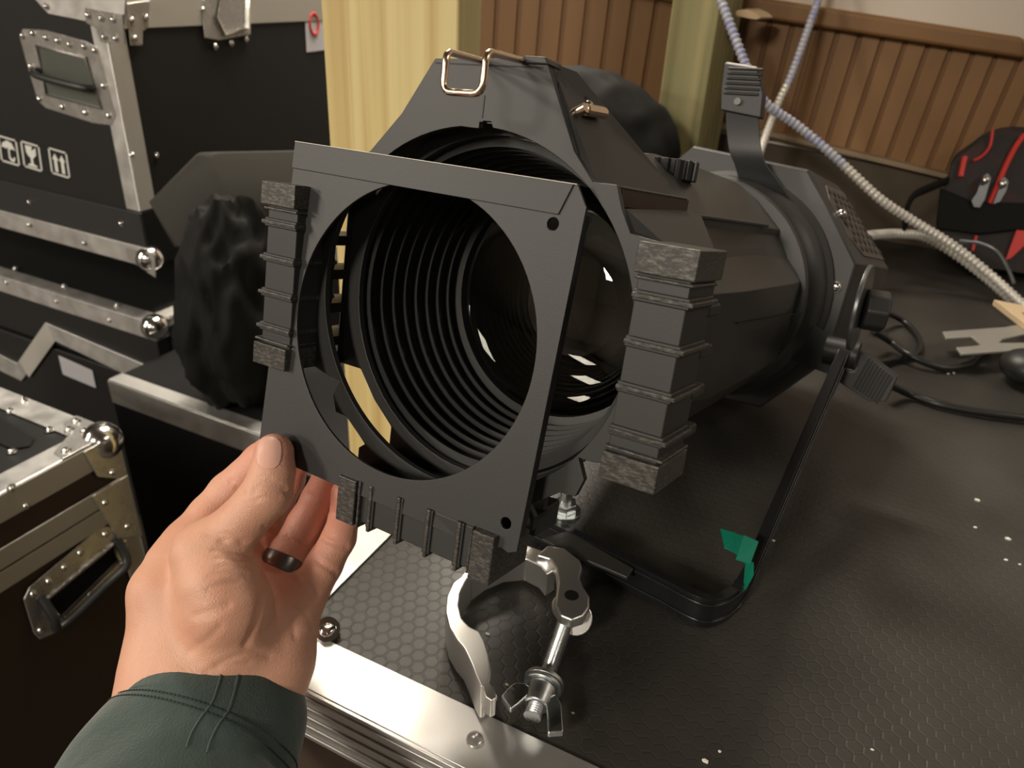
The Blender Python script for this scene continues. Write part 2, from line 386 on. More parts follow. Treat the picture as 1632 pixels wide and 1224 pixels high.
# ceiling lamps as things
for i, (x, y, sx, sy, p) in enumerate(LAMPS):
    e = empty('ceiling_light', at((x, y, CEIL - .05)), ['narrow ceiling light over the stacked cases', 'square ceiling light behind the pale post', 'ceiling light straight behind the photographer', 'ceiling light far to the left behind the photographer', 'ceiling light on the left of the room', 'ceiling light on the right of the room', 'farthest ceiling light in the left rear corner', 'added ceiling light that brightens the right side of the textured case'][i], 'ceiling light')
    f = MB()
    f.box((x - sx / 2 - .03, y - sy / 2 - .03, CEIL - .05), (x - sx / 2, y + sy / 2 + .03, CEIL)); f.box((x + sx / 2, y - sy / 2 - .03, CEIL - .05), (x + sx / 2 + .03, y + sy / 2 + .03, CEIL))
    f.box((x - sx / 2, y - sy / 2 - .03, CEIL - .05), (x + sx / 2, y - sy / 2, CEIL)); f.box((x - sx / 2, y + sy / 2, CEIL - .05), (x + sx / 2, y + sy / 2 + .03, CEIL))
    f.build('frame', M['ceiling'], e)
    MB().box((x - sx / 2, y - sy / 2, CEIL - .02), (x + sx / 2, y + sy / 2, CEIL - .01)).build('diffuser', M['lamp'], e)

# ---------------------------------------------------------------- wooden posts
def post(name, xa, xb, xc, d, label, m, pxy=0, bottom=0.0, top=CEIL, dy=None):
    a = DP(xa, pxy, d); r = ray(xb, pxy); b = CAM + r * ((a[1] - CAM[1]) / r[1]); r = ray(xc, pxy); c = CAM + r * ((b[0] - CAM[0]) / r[0])
    o = MB().box((a[0], a[1], bottom), (b[0], c[1] if dy is None else a[1] + dy, top)).build(name, m, bevel=.003)
    return tag(o, label, 'post')
post('wooden_post', 510, 731, 769, .74, 'thick pale pine post with vertical grain behind the stage light, between it and the cases', M['post'])
post('wooden_post', 1072, 1150, 1186, 1.1, 'greenish pine post standing at the wainscot wall behind the top handle', M['post2'], 0, TT)

# ---------------------------------------------------------------- the flight case used as a table
ce = empty('flight_case', at((.4, .8, 0)), 'large black flight case with hexagon-textured top under the stage light', 'flight case')
xE, yE = -0.252, 0.252          # inner corner of the top panel
TW = 0.034
MB().box((xE, yE, TT - .012), (1.15, YB - .005, TT)).build('top_panel', M['hex'], ce, smooth=0)
def extrusion(mb, a, b, w, out, up, ribs=4, h=.003):
    """flat strip from a to b, width w along out, ribbed on its top (normal up)"""
    a, b, out, up = map(arr, (a, b, out, up))
    mb.hexa([a, b, b + out * w, a + out * w] if np.cross(b - a, out) @ up > 0 else [a + out * w, b + out * w, b, a]); 
def strip(mb, a, b, out, up, w, th, ribs=0, rh=.0012):
    a, b, out, up = map(arr, (a, b, out, up))
    mb.hexa([a, b, b + out * w, a + out * w, a + up * th, b + up * th, b + out * w + up * th, a + out * w + up * th])
    for k in range(ribs):
        o = out * w * (k + .5) / ribs; q = out * w * .16 / ribs
        mb.hexa([a + o - q + up * th, b + o - q + up * th, b + o + q + up * th, a + o + q + up * th, a + o - q + up * (th + rh), b + o - q + up * (th + rh), b + o + q + up * (th + rh), a + o + q + up * (th + rh)])
def rivets(mb, pts, nrmv, r=.005, h=.0025):
    n = nrm(nrmv)
    for p in pts:
        p = arr(p); mb.cyl(p, p + n * h * .5, r, 14, r * .95); mb.cyl(p + n * h * .5, p + n * h, r * .8, 14, r * .45)
b = MB(); strip(b, (xE - TW, yE - TW, TT - .001), (1.15, yE - TW, TT - .001), (0, 1, 0), (0, 0, 1), TW, .003, 0)
strip(b, (xE - TW, yE - TW, TT - .040), (1.15, yE - TW, TT - .040), (0, 0, 1), (0, -1, 0), .042, .0025, 5)
b.build('edge_trim', M['alu'], ce, bevel=.0006, label='front aluminium edge trim, bright on top and ribbed below')
for x_ in (-.118, .10, .4): b = MB(); rivets(b, [(x_, yE - TW * .5, TT + .002)], (0, 0, 1)); b.build('rivet', M['nickel'], ce)
b = MB(); strip(b, (xE - TW, yE - TW, TT - .001), (xE - TW, YB - .01, TT - .001), (1, 0, 0), (0, 0, 1), TW, .0028, 0)
strip(b, (xE - TW, yE - TW, TT - .040), (xE - TW, YB - .01, TT - .040), (0, 0, 1), (-1, 0, 0), .042, .0025, 4)
b.build('edge_trim', M['alu'], ce, bevel=.0006, label='left aluminium edge trim')
# corner fitting: stepped plate and a ball
b = MB(); cx_, cy_ = xE - TW, yE - TW
b.ball((cx_ + .012, cy_ + .012, TT - .008), .022, 12)
p = [(cx_ - .001, cy_ - .001), (cx_ + .05, cy_ - .001), (cx_ + .05, cy_ + .015), (cx_ + .022, cy_ + .03), (cx_ + .014, cy_ + .055), (cx_ - .001, cy_ + .055)]
b.prism([(x, y, TT + .0015) for x, y in p], (0, 0, .002)); rivets(b, [(cx_ + .04, cy_ + .008, TT + .003), (cx_ + .008, cy_ + .043, TT + .003)], (0, 0, 1), .005)
b.build('corner_fitting', M['nickel'], ce, bevel=.0008)
q_ = T(517, 1003, .004); b = MB().cyl(T(522, 1003, .003), T(522, 1003, .007), .0075, 24); b.ball(T(522, 1003, .007), .0055, 8, sc=(1, 1, .6)); b.build('latch_stud', M['chrome'], ce)
MB().box((xE - TW + .003, yE - TW + .003, .12), (1.15, YB - .02, TT - .012)).build('body', M['panel_brown'], ce, bevel=.002)
for xx in (xE + .1, 1.0):
    for yy in (yE + .1, 1.2):
        b = MB(); b.cyl((xx - .02, yy, .05), (xx + .02, yy, .05), .05, 24); b.box((xx - .03, yy - .03, .09), (xx + .03, yy + .03, .121)); b.build('caster', M['rubber'], ce)

# ---------------------------------------------------------------- stage light
L = empty('stage_light', FF, 'black profile stage light lying on the textured case top, lens towards the camera', 'stage light')
YA, YB_ = .0200, .0235
front = [(-.0290, .1080), (.0270, .1095), (.0456, .0756), (.0560, .0645), (.0665, .0645), (.0700, .0560), (.0755, .0470), (.0885, .0455), (.0885, -.0455), (.0760, -.0485), (.0693, -.0485), (.0735, -.0573), (.0707, -.0660), (.0632, -.0665), (.0530, -.0743), (.0492, -.0775), (.0529, -.0820), (.0529, -.0885),
         (-.0529, -.0885), (-.0530, -.0805), (-.0492, -.0775), (-.0530, -.0743), (-.0632, -.0665), (-.0707, -.0660), (-.0735, -.0573), (-.0693, -.0485), (-.0760, -.0485), (-.0885, -.0455), (-.0885, .0455), (-.0760, .0600), (-.062, .0660), (-.045, .0840)]
rn = []
for x, z in circ(0, 0, .0815, 96, rx=1.035):
    if z > 0 and -.0075 < x < .0045: continue
    rn.append((x, z))
k0 = max(i for i in range(len(rn)) if rn[i][1] > 0 and rn[i][0] > 0)
rn = rn[:k0 + 1] + [(.0042, .0838), (.0002, .0838), (.0002, .0832), (-.0016, .0832), (-.0016, .0806), (-.0070, .0806)] + rn[k0 + 1:]
b = MB(); b.holed(front, [rn], YA, YB_)
b.build('front_frame', M['paint'], L, FF, bevel=.0006, seg=1, smooth=30)
s0, s1 = UF(772, 152, 1, YA), UF(768, 188, 1, YA)
b = MB(); b.prism([s0 + arr([-.0004, -.0003, 0]), s0 + arr([.0004, -.0003, 0]), s1 + arr([.0004, -.0003, 0]), s1 + arr([-.0004, -.0003, 0])], (0, .001, 0)); b.build('seam', M['inner'], L, FF, smooth=0)
b = MB(); b.prism([UF(*p, 1, YA - .001) for p in [(833, 88), (869, 90), (875, 103), (833, 101)]], (0, .014, 0)); b.build('top_cap', M['paint'], L, FF, bevel=.0008)
b = MB(); b.box((-.029, YA, .1050), (.027, .036, .1070)); b.build('hood_top', M['paint'], L, FF, bevel=.0006)
E1, E2 = UF(920, 112, 0, .031), UF(1065, 290, 0, .052)
def cheek(sg):
    m = lambda P: [(x if sg > 0 else -x, y, z) for x, y, z in P]
    b = MB()
    A = [(.0270, YB_, .1095), (.0456, YB_, .0756), (.0560, YB_, .0645), (.060, .100, .0640), tuple(E2), tuple(E1)]
    b.loft([m(A), m([(x - .003, y, z - .002) for x, y, z in A])])
    A = [(.0560, YB_, .0645), (.0665, YB_, .0645), (.0735, .085, .0645), (.0600, .100, .0640)]; b.loft([m(A), m([(x, y, z - .003) for x, y, z in A])])
    A = [(.0665, YB_, .0645), (.0665, YB_, .0600), (.0735, .085, .0595), (.0735, .085, .0645)]; b.loft([m(A), m([(x - .003, y, z) for x, y, z in A])])
    A = [(.0700, YB_, .0565), (.0755, YB_, .0470), (.0885, YB_, .0455), (.0920, .084, .0415), (.0780, .096, .0575), (.0735, .088, .0595)]; b.loft([m(A), m([(x - .003, y, z - .003) for x, y, z in A])])
    return b.build('hood_cheek', M['paint'], L, FF, bevel=.0007, seg=1, smooth=25)
cheek(1); cheek(-1)
for sg in (1, -1):
    b = MB(); P_ = [(.0668, .0245, .0565), (.0738, .084, .0570), (.0738, .084, .0632), (.0668, .0245, .0632)]
    b.prism([(sg * x, y, z) for x, y, z in P_], (sg * .0006, 0, 0)); b.build('recess_strip', M['panel_brown'], L, FF, smooth=0)
# slot and lever pin on the right cheek
q0_ = arr([.0270, YB_, .1095]); cn = nrm(np.cross(arr([.0456, YB_, .0756]) - q0_, E2 - q0_)); cn = cn if cn[0] > 0 else -cn
def cpx(x, y):                       # pixel -> point on the cheek plane
    Fi = np.linalg.inv(FF); o = (Fi @ np.append(CAM, 1))[:3]; d = Fi[:3, :3] @ ray(x, y)
    return o + d * (((q0_ - o) @ cn) / (d @ cn)) + cn * .0006
slot = [(886, 116), (890, 114), (895, 120), (903, 143), (910, 165), (914, 186), (920, 196), (927, 225), (931, 246), (926, 248), (919, 246), (911, 220), (904, 190), (897, 165), (890, 140)]
b = MB(); b.prism([cpx(*p) for p in slot], -cn * .002); b.prism([cpx(*p) for p in [(932, 154), (938, 155), (943, 165), (946, 175), (940, 176), (933, 168)]], -cn * .002)
b.build('lever_slot', M['inner'], L, FF, smooth=0)
b = MB(); pc = cpx(912, 183); b.cyl(pc, pc + cn * .006, .0022, 12); pq = cpx(922, 181) + cn * .003; pr = cpx(950, 186) + cn * .003
b.cyl(pc + cn * .004, pq, .0016, 10); b.cyl(pq, pr, .0025, 16); b.ball(pr, .0025, 8); b.build('lever_pin', M['brass'], L, FF)
b = MB(); b.ball(cpx(937, 170) - cn * .001, .003, 8); b.build('ball_detent', M['chrome'], L, FF)
# opening wall and windowed side walls
b = MB()
for sg in (1, -1):
    x0, x1 = (.0860, .0885) if sg > 0 else (-.0885, -.0860)
    b.box((x0, .0235, -.0455), (x1, .0240, .0455)); b.box((x0, .0365, -.0455), (x1, .0385, .0455))
    for z in (.0455, .0230, .0055, -.0120, -.0300): b.box((x0, .0235, z - (.0050 if z < .04 else .010)), (x1, .0365, z))
    b.box((x0, .0235, -.0455), (x1, .0365, -.0390))
b.box((-.049, .0235, -.0885), (.049, .040, -.0860))
b.build('slot_wall', M['inner'], L, FF, bevel=.0004, seg=1)
back = [(-.050, .072), (-.03, .085), (.03, .085), (.050, .072), (.072, .0455), (.0885, .0455), (.0885, -.0455), (.0725, -.0455), (.0610, -.0600), (.0480, -.0712), (.0480, -.0885), (-.0480, -.0885), (-.0480, -.0712), (-.0610, -.0600), (-.0725, -.0455), (-.0885, -.0455), (-.0885, .0455), (-.072, .0455)]
b = MB(); b.holed(back, [circ(.002, 0, .0800, 64)], .038, .042); b.build('back_frame', M['paint'], L, FF, bevel=.0005, seg=1, smooth=30)
# ribbed grips
def grip(which):
    b = MB(); w_ = MB()
    def put(mb, r0, r1, y0, y1, z0, z1):
        if which == 'R': mb.box((r0, y0, z0), (r1, y1, z1))
        elif which == 'L': mb.box((-r1, y0, z0), (-r0, y1, z1))
        else: mb.box((z0, y0, -r1), (z1, y1, -r0))
    dep = .030
    put(b, .0885, .1090, .0025, dep, -.0440, .0440)
    for z in (.0262, .0088, -.0088, -.0262): put(w_, .0878, .1118, .0006, dep + .001, z - .0010, z + .0010); put(b, .0880, .1102, .0014, dep, z - .0022, z + .0022)
    put(w_, .0878, .1112, -.0008, dep + .002, .0345, .0458); put(w_, .0878, .1112, -.0008, dep + .002, -.0458, -.0345)
    put(w_, .0876, .1105, .0008, dep, .0322, .0336); put(w_, .0876, .1118, .0002, dep, -.0336, -.0322)
    g = b.build('grip', M['paint'], L, FF, bevel=.0007, seg=2)
    w_.build('worn_rib', M['gripworn'], g, FF, bevel=.0006, seg=2)
for k in 'RLB': grip(k)
for sg in (1, -1):
    b = MB(); x0, x1 = (.0885, .1020) if sg > 0 else (-.1020, -.0885)
    if sg > 0: b.box((x0, .040, -.044), (x1 - .0015, .062, .040))
    else: b.box((-.1080, .056, -.044), (-.1000, .060, .040))
    for z in (.0225, .0050, -.0125, -.0305): b.box((x0 if sg > 0 else -.1080, .042 if sg > 0 else .029, z - .0045), (x1 + (.004 if sg > 0 else .002), .058, z + .0005))
    b.build('rear_grip', M['paint'], L, FF, bevel=.0009, seg=1)
b = MB(); b.box((-.045, .040, -.102), (.045, .062, -.0885)); b.build('rear_grip', M['paint'], L, FF, bevel=.0009, seg=1)
# retaining wire clip: square loop bent forward, with its two arms running back on the hood
wp = [UF(768, 97, 1, YA), UF(712, 82, 1, -.022), UF(706, 146, 1, -.022), UF(768, 150, 1, -.022), UF(776, 82, 1, -.022), UF(833, 97, 1, YA)]
def rounded(P, r=.22, n=5):
    out = [P[0]]
    for i in range(1, len(P) - 1):
        a, b2, c = map(arr, (P[i - 1], P[i], P[i + 1])); d1 = min(.004, np.linalg.norm(a - b2) * .4); d2 = min(.004, np.linalg.norm(c - b2) * .4)
        s0 = b2 + nrm(a - b2) * d1; s1 = b2 + nrm(c - b2) * d2
        out += [(1 - t) ** 2 * s0 + 2 * t * (1 - t) * b2 + t * t * s1 for t in np.linspace(0, 1, n)]
    return out + [P[-1]]
b = MB(); b.tube(rounded([arr(p) for p in wp]), .00135, 10, up=(0.1, .2, 1)); b.build('wire_clip', M['brass'], L, FF)
# lens tube with baffle rings
prof = [(.0800, .042)]
y = .044
radii = [.0790, .0780, .0770, .0760, .0748, .0736, .0724, .0712]
for i, r in enumerate(radii):
    prof += [(r + .001, y), (r - .0032, y + .0004), (r - .0032, y + .0020), (r + .001, y + .0024), (r + .0005, y + .0074)]; y += .0085
prof += [(.0645, y), (.0645, y + .02), (.078, y + .02), (.080, .08), (.082, .044), (.080, .042)]
b = MB(); b.lathe(prof, 96, c=(0, 0)); b.build('lens_tube', M['inner'], L, FF, smooth=50)
lens_y = .118; pr_ = []
for i in range(17):
    t = i / 16; r = .0645 * t; pr_.append((max(r, 1e-5), lens_y - .024 * math.sqrt(max(0, 1 - (t * .93) ** 2)) + .024 * math.sqrt(1 - .93 ** 2)))
pr_ += [(.0645, lens_y + .006), (1e-5, lens_y + .006)]
gm, nt_, gb_ = new_mat('lens_glass'); gb_.inputs['Transmission Weight'].default_value = 1; gb_.inputs['Roughness'].default_value = 0.0; gb_.inputs['IOR'].default_value = 1.6; gb_.inputs['Base Color'].default_value = (.80, .82, .76, 1)
M['glass'] = gm
b = MB(); b.lathe(pr_, 96, c=(0, 0)); b.build('lens', gm, L, FF, smooth=60)
b = MB(); b.lathe([(.0645, .130), (.060, .140), (.060, .24), (1e-5, .24)], 64); b.build('inner_barrel', M['inner'], L, FF)
# rear element reflects the room too
# faceted barrel
def octo(R, y, ch=.40, c=(0, 0)):
    k = R * ch; P = [(R, -k), (R, k), (k, R), (-k, R), (-R, k), (-R, -k), (-k, -R), (k, -R)]
    return [(c[0] + x, y, c[1] + z) for x, z in P]
b = MB(); b.lathe([(.079, .062), (.080, .09), (.078, .36), (.070, .37)], 64); b.build('barrel', M['barrel'], L, FF)
HS = [(.022, .0880), (.040, .0765), (.0545, .0630), (.0610, .0570), (.0595, .0480), (.0800, .0265), (.0880, .0207), (.0870, .0030), (.0860, -.0150), (.0790, -.0440), (.0600, -.0680), (.030, -.084)]
def sect(y, kx, kz, ridge=1.0):
    P = []
    for i, (x, z) in enumerate(HS):
        if i >= 6 and i <= 8: x = .0820 + (x - .0820) * ridge
        P.append((x * kx, y, z * kz))
    return P + [(-x, y_, z) for x, y_, z in P[::-1]]
b = MB(); b.loft([sect(.096, .86, .88), sect(.128, .93, .95), sect(.164, 1, 1), sect(.235, 1, 1), sect(.300, .995, .985, .9), sect(.345, .985, .97, .35)], cap=False)
b.build('barrel_shroud', M['barrel'], L, FF, bevel=.0008, seg=1, smooth=22)
for sg in (1, -1):
    b = MB(); P_ = [UF(*p, 0, .0874) for p in [(1174, 514), (1281, 497), (1281, 498.5), (1174, 516)]]
    b.prism([(sg * p[0], p[1], p[2]) for p in P_], (sg * .0004, 0, 0)); b.build('split_line', M['inner'], L, FF, smooth=0)
b = MB(); b.prism([UF(*p, 2, .0560) for p in [(1105, 350), (1203, 362), (1262, 363), (1262, 380), (1203, 378), (1125, 373)]] if False else [(.045, .100, .0555), (.0570, .100, .0555), (.0625, .164, .0560), (.0640, .290, .0560), (.045, .300, .0560)], (0, 0, .0022)); b.build('shroud_ledge', M['barrel'], L, FF, bevel=.0008)
b = MB(); b.lathe([(.070, .345), (.0885, .346), (.0900, .350), (.0885, .353), (.084, .354), (.084, .380), (.090, .384), (.0935, .392), (.0945, .402), (.0935, .408), (.080, .410), (.07, .345)], 96)
b.build('shutter_barrel', M['paint'], L, FF)
# lamp housing
HA = [(-.058, .105), (-.046, .117), (.056, .1065), (.077, .081), (.110, .037), (.106, -.045), (.060, -.100), (-.060, -.100), (-.106, -.045), (-.110, .040)]
bE, bC = UF(1337, 297, 1, .515), UF(1417, 429, 1, .515)
HB = [(-.064, .110), (-.050, .121), (bE[0], bE[2]), ((bE[0] * .6 + bC[0] * .4), (bE[2] * .6 + bC[2] * .4)), (bC[0], bC[2]), (.112, -.04), (.058, -.088), (-.058, -.088), (-.112, -.04), (-.122, .040)]
k_ = lambda P, y, s: [(x * s, y, z * s) for x, z in P]
b = MB(); b.loft([k_(HA, .418, .985), k_(HA, .421, 1), k_(HB, .515, 1), k_(HB, .540, .82), k_(HB, .552, .5)])
b.build('lamp_housing', M['paint'], L, FF, bevel=.0012, seg=2, smooth=22)
b = MB(); b.lathe([(.092, .405), (.0985, .409), (.0985, .417), (.08, .419)], 80); b.build('housing_flange', M['paint'], L, FF)
A_, B_, C_, E_ = [arr(p) for p in ((.056, .421, .1065), (.110, .421, .037), (bC[0], .515, bC[2]), (bE[0], .515, bE[2]))]
fn = nrm(np.cross(B_ - A_, E_ - A_)); fn = fn if fn[0] > 0 else -fn
def onf(t, u, o=0.0): return lerp(lerp(A_, B_, t), lerp(E_, C_, t), u) + fn * (o + .0004)
b = MB(); b.prism([onf(.30, .14), onf(.72, .14), onf(.90, .30), onf(.90, .97), onf(.08, .97), onf(.12, .30)], fn * .0008); vp = b.build('vent_panel', M['vent'], L, FF, bevel=.0005)
for i in range(8):
    for j in range(5):
        t_, u_ = .20 + i * .088, .30 + j * .15 + (i % 2) * .075 - .04
        if u_ > .95: continue
        q = onf(t_, u_, .0016); b = MB(); b.cyl(q, q + fn * .00025, .0030, 10); b.build('perforation', M['inner'], vp, FF, smooth=0)
for x, y, ax, v in [(1269, 349, 1, .404), (1332, 457, 1, .417)]:
    p = UF(x, y, ax, v); b = MB(); b.cyl(p, p - arr([0, .003, 0]), .0045, 12); b.ball(p - arr([0, .003, 0]), .0042, 8, sc=(1, .5, 1)); b.build('screw', M['chrome'], L, FF)
q = onf(.46, .22, .002); MB().ball(q, .0042, 8).build('screw', M['chrome'], L, FF)
# focus knob on top
KY = .170
kc = UF(1073, 272, 1, KY); kx, kz = kc[0], kc[2]
pts = []
for i in range(120):
    a = 2 * math.pi * i / 120; r = .0128 + .0012 * (1 if math.cos(12 * a) > 0 else -1); pts.append((kx + r * math.cos(a), KY + r * math.sin(a), kz - .005))
b = MB(); b.prism(pts, (0, 0, .011)); kn = b.build('focus_knob', M['rubber'], L, FF, bevel=.0006)
b = MB(); b.cyl((kx, KY, kz - .028), (kx, KY, kz - .005), .0055, 16); b.build('knob_stem', M['strap'], L, FF)
# shutter handles
def bladepath(pix, y, wv, th, name, m):
    """flat strap through pixels on plane y, width vector wv"""
    P = [UF(x, yy, 1, y) for x, yy in pix]; wv = arr(wv); rings = []
    for p in P: rings.append([p - wv, p + wv, p + wv + arr([0, th, 0]), p - wv + arr([0, th, 0])])
    return MB().loft(rings).build(name, m, L, FF, bevel=.0005, seg=1)
SP = spline([UF(1224, 318, 1, .402), UF(1206, 283, 1, .392), UF(1190, 250, 1, .384), UF(1184, 215, 1, .384), UF(1182, 165, 1, .388)], 5)
rings = []
for i, p in enumerate(SP):
    t = nrm(SP[min(i + 1, len(SP) - 1)] - SP[max(i - 1, 0)]); wv = arr([.0135, 0, 0]); n_ = nrm(np.cross(wv, t)); n_ = n_ if n_[1] > 0 else -n_
    wv = wv * (1 + .5 * max(0, 1 - i / 8))
    rings.append([p - wv, p + wv, p + wv + n_ * .0025, p - wv + n_ * .0025])
hd = MB().loft(rings).build('shutter_handle', M['strap'], L, FF, bevel=.0005, seg=1)
b = MB(); A = [UF(*p, 1, .383) for p in [(1148, 175), (1212, 188), (1216, 150), (1207, 108), (1154, 100), (1149, 140)]]
b.prism(A, (0, .012, 0)); 
for k in range(6):
    z = UF(1180, 112 + 8 * k, 1, .383)[2]; b.box((A[5][0] + .003, .3815, z), (A[2][0] - .003, .384, z + .0022))
hg = b.build('handle_grip', M['rubber'], hd, FF, bevel=.002)
MB().prism([UF(*p, 1, .3835) for p in [(1154, 105), (1207, 112), (1207, 106), (1157, 98)]], (0, .0125, 0)).build('grip_tip', M['galv'], hd, FF, bevel=.001)
p = UF(1176, 162, 1, .382); MB().cyl(p, p - arr([0, .002, 0]), .0028, 12).build('screw', M['chrome'], hd, FF)
P = [(1275, 520), (1290, 515), (1362, 555), (1352, 598), (1330, 600), (1262, 575)]
b = MB(); b.prism([UF(*p, 1, .392) for p in P], (0, .003, 0)); hd = b.build('shutter_handle', M['rubber'], L, FF, bevel=.0005)
A = [UF(*p, 1, .380) for p in [(1360, 552), (1384, 566), (1430, 602), (1412, 640), (1385, 640), (1331, 605), (1340, 585)]]
b = MB().prism(A, (0, .014, 0))
for k in range(9):
    a0 = UF(1386 + k * 4.6, 571 + k * 3.6, 1, .3788); a1 = UF(1360 + k * 4.6, 618 + k * 3.2, 1, .3788); d = nrm(a1 - a0); n_ = arr([d[2], 0, -d[0]]) * .0007
    b.loft([[a0 - n_, a0 + n_, a0 + n_ + arr([0, .002, 0]), a0 - n_ + arr([0, .002, 0])], [a1 - n_, a1 + n_, a1 + n_ + arr([0, .002, 0]), a1 - n_ + arr([0, .002, 0])]])
b.build('handle_grip', M['rubber'], hd, FF, bevel=.0006)
p = UF(1357, 586, 1, .3795); b = MB().cyl(p, p - arr([0, .002, 0]), .0045, 14); b.ball(p - arr([0, .002, 0]), .003, 8); b.build('screw', M['chrome'], hd, FF)
# yoke: flat bar lying on the case, arms rising to the pivots
def sweep_bar(path, h, th):
    """vertical flat bar along a path (world), height h (up), thickness th"""
    P = [arr(p) for p in path]; rings = []; up = arr([0, 0, 1])
    for i in range(len(P)):
        t = nrm(P[min(i + 1, len(P) - 1)] - P[max(i - 1, 0)]); s = nrm(np.cross(t, up)); u = nrm(np.cross(s, t))
        rings.append([P[i] - s * th / 2, P[i] + s * th / 2, P[i] + s * th / 2 + u * h, P[i] - s * th / 2 + u * h])
    return rings
pr = toW(FF, (.122, .36, -.045)); pl = toW(FF, (-.122, .36, -.045))
cr_ = T(1172, 975); c1 = T(1125, 1002); c0 = T(900, 885)
crossd = nrm((c1 - c0)[:2]); 
armd = nrm(pr - cr_)
left_c = c1 - np.append(crossd, 0) * .262; left_c[2] = TT
path = [pr, lerp(pr, cr_, .5)] + [p for p in spline([lerp(pr, cr_, .93), cr_ + arr([-.002, 0, 0]), lerp(c1, cr_, .35), c1 - np.append(crossd, 0) * .006, c1 - np.append(crossd, 0) * .03], 6)]
path += [lerp(c1, left_c, .5), left_c + np.append(crossd, 0) * .03] + spline([left_c + np.append(crossd, 0) * .012, left_c + arr([-.006, .012, 0]), lerp(left_c, pl, .08)], 5) + [lerp(left_c, pl, .5), pl]
path = [p + arr([0, 0, .001]) for p in path]
yk = MB().loft(sweep_bar(path, .024, .006)).build('yoke', M['yoke'], L, I4, bevel=.0012)
b = MB(); b.loft(sweep_bar([p + arr([0, 0, .0035]) for p in path], .003, .0085)); b.loft(sweep_bar([p + arr([0, 0, .0175]) for p in path], .003, .0085)); b.build('yoke_lip', M['yoke'], yk, I4, bevel=.0008)
for sx in (1, -1):
    b = MB(); b.cyl(toW(FF, (sx * .108, .37, -.03)), toW(FF, (sx * .132, .37, -.03)), .011, 20); b.build('pivot_bolt', M['rubber'], L, I4)
b = MB(); a_ = UF(1392, 442, 0, .134); c_ = UF(1347, 540, 0, .128); m_ = (a_ + c_) / 2; m_[0] = .130
b.cyl(m_, m_ + arr([.0035, 0, 0]), .030, 40); b.build('tilt_disc', M['steelbl'], L, FF, bevel=.001)
MB().cyl(m_ + arr([.0035, 0, 0]), m_ + arr([.018, .004, 0]), .0145, 8).build('tilt_knob', M['rubber'], L, FF, bevel=.002)
q = UF(1393, 532, 1, .40); 
# worn paint on the yoke corner
b = MB(); n_ = len(path)
b.loft(sweep_bar([p + arr([0, 0, .0245]) for p in path[3:9]], .0004, .0016)); b.build('bare_edge', M['galv'], yk, I4)
# green tape wrapped round the yoke arm
def TP(x, y, z): return T(x, y, z)
tp = MB(); tp.prism([TP(1148, 842, .050), TP(1180, 852, .052), TP(1172, 880, .046), TP(1155, 872, .048)], (0, 0, -.001)); tp.prism([TP(1186, 853, .058), TP(1209, 863, .056), TP(1196, 898, .050), TP(1173, 890, .052)], (0, 0, -.001))
tp.prism([TP(1188, 893, .051), TP(1200, 896, .051), TP(1200, 915, .040), TP(1184, 944, .018), TP(1187, 915, .032)], (.0006, 0, -.0006)); tp.prism([TP(1172, 850, .052), TP(1190, 855, .057), TP(1180, 885, .051), TP(1168, 878, .048)], (0, 0, -.001))
tp.build('tape', M['tape'], yk, I4, smooth=0, label='torn green tape')

# hook clamp
zt = .030
outer = [(873, 868), (900, 873), (925, 892), (928, 905), (924, 920), (930, 935), (940, 950), (940, 968), (930, 982), (912, 988), (893, 980), (884, 965), (886, 948), (889, 928), (886, 905), (876, 890), (855, 884)]
b = MB(); b.prism([T(x, y, zt) for x, y in outer], (0, 0, -.008)); 
arm = b.build('clamp_arm', M['clamp'], L, I4, bevel=.0016, seg=3)
jo = [(738, 916), (722, 928), (712, 950), (710, 975), (716, 1000), (728, 1020), (740, 1034), (750, 1056), (758, 1078), (766, 1094)]
ji = [(772, 1094), (779, 1088), (783, 1070), (779, 1042), (772, 1020), (764, 1006), (748, 998), (736, 985), (731, 965), (733, 945), (742, 926), (752, 912)]
b = MB(); b.prism([T(x, y, zt) for x, y in jo + ji], (0, 0, -.026)); jw = b.build('clamp_jaw', M['clamp'], L, I4, bevel=.0018, seg=3)
b = MB()
# the curved back of the hook, mostly behind the colour frame
bk_o = [(733, 918), (760, 893), (800, 872), (840, 868), (872, 880), (888, 905)]; bk_i = [(872, 915), (862, 902), (838, 890), (805, 893), (775, 905), (752, 922)]
b.prism([T(x, y, zt - .006) for x, y in bk_o + bk_i], (0, 0, -.020)); b.build('clamp_back', M['clamp'], L, I4, bevel=.0012)
b = MB(); b.prism([T(*p, zt) for p in [(766, 1090), (781, 1086), (788, 1096), (792, 1112), (784, 1117), (774, 1110)]], (0, 0, -.014)); b.cyl(T(784, 1112, .020), T(784, 1112, .004), .003, 14); b.build('jaw_tip', M['clamp'], L, I4, bevel=.001)
pv = T(911, 949, zt)
b = MB(); b.cyl(pv + arr([0, 0, .0002]), pv - arr([0, 0, .001]), .0045, 20); b.build('socket_hole', M['inner'], arm, I4)
b = MB(); b.cyl(pv - arr([0, 0, .008]), pv - arr([0, 0, .012]), .0115, 28); pv2 = T(917, 985, .004); b.cyl(T(917, 985, .016), T(917, 985, .004), .0085, 24); b.cyl(T(917, 985, .020), T(917, 985, .016), .0105, 24); b.build('pivot_boss', M['clamp'], L, I4, bevel=.0008)
r0 = T(903, 985, .016); r1 = T(848, 1143, .0105)
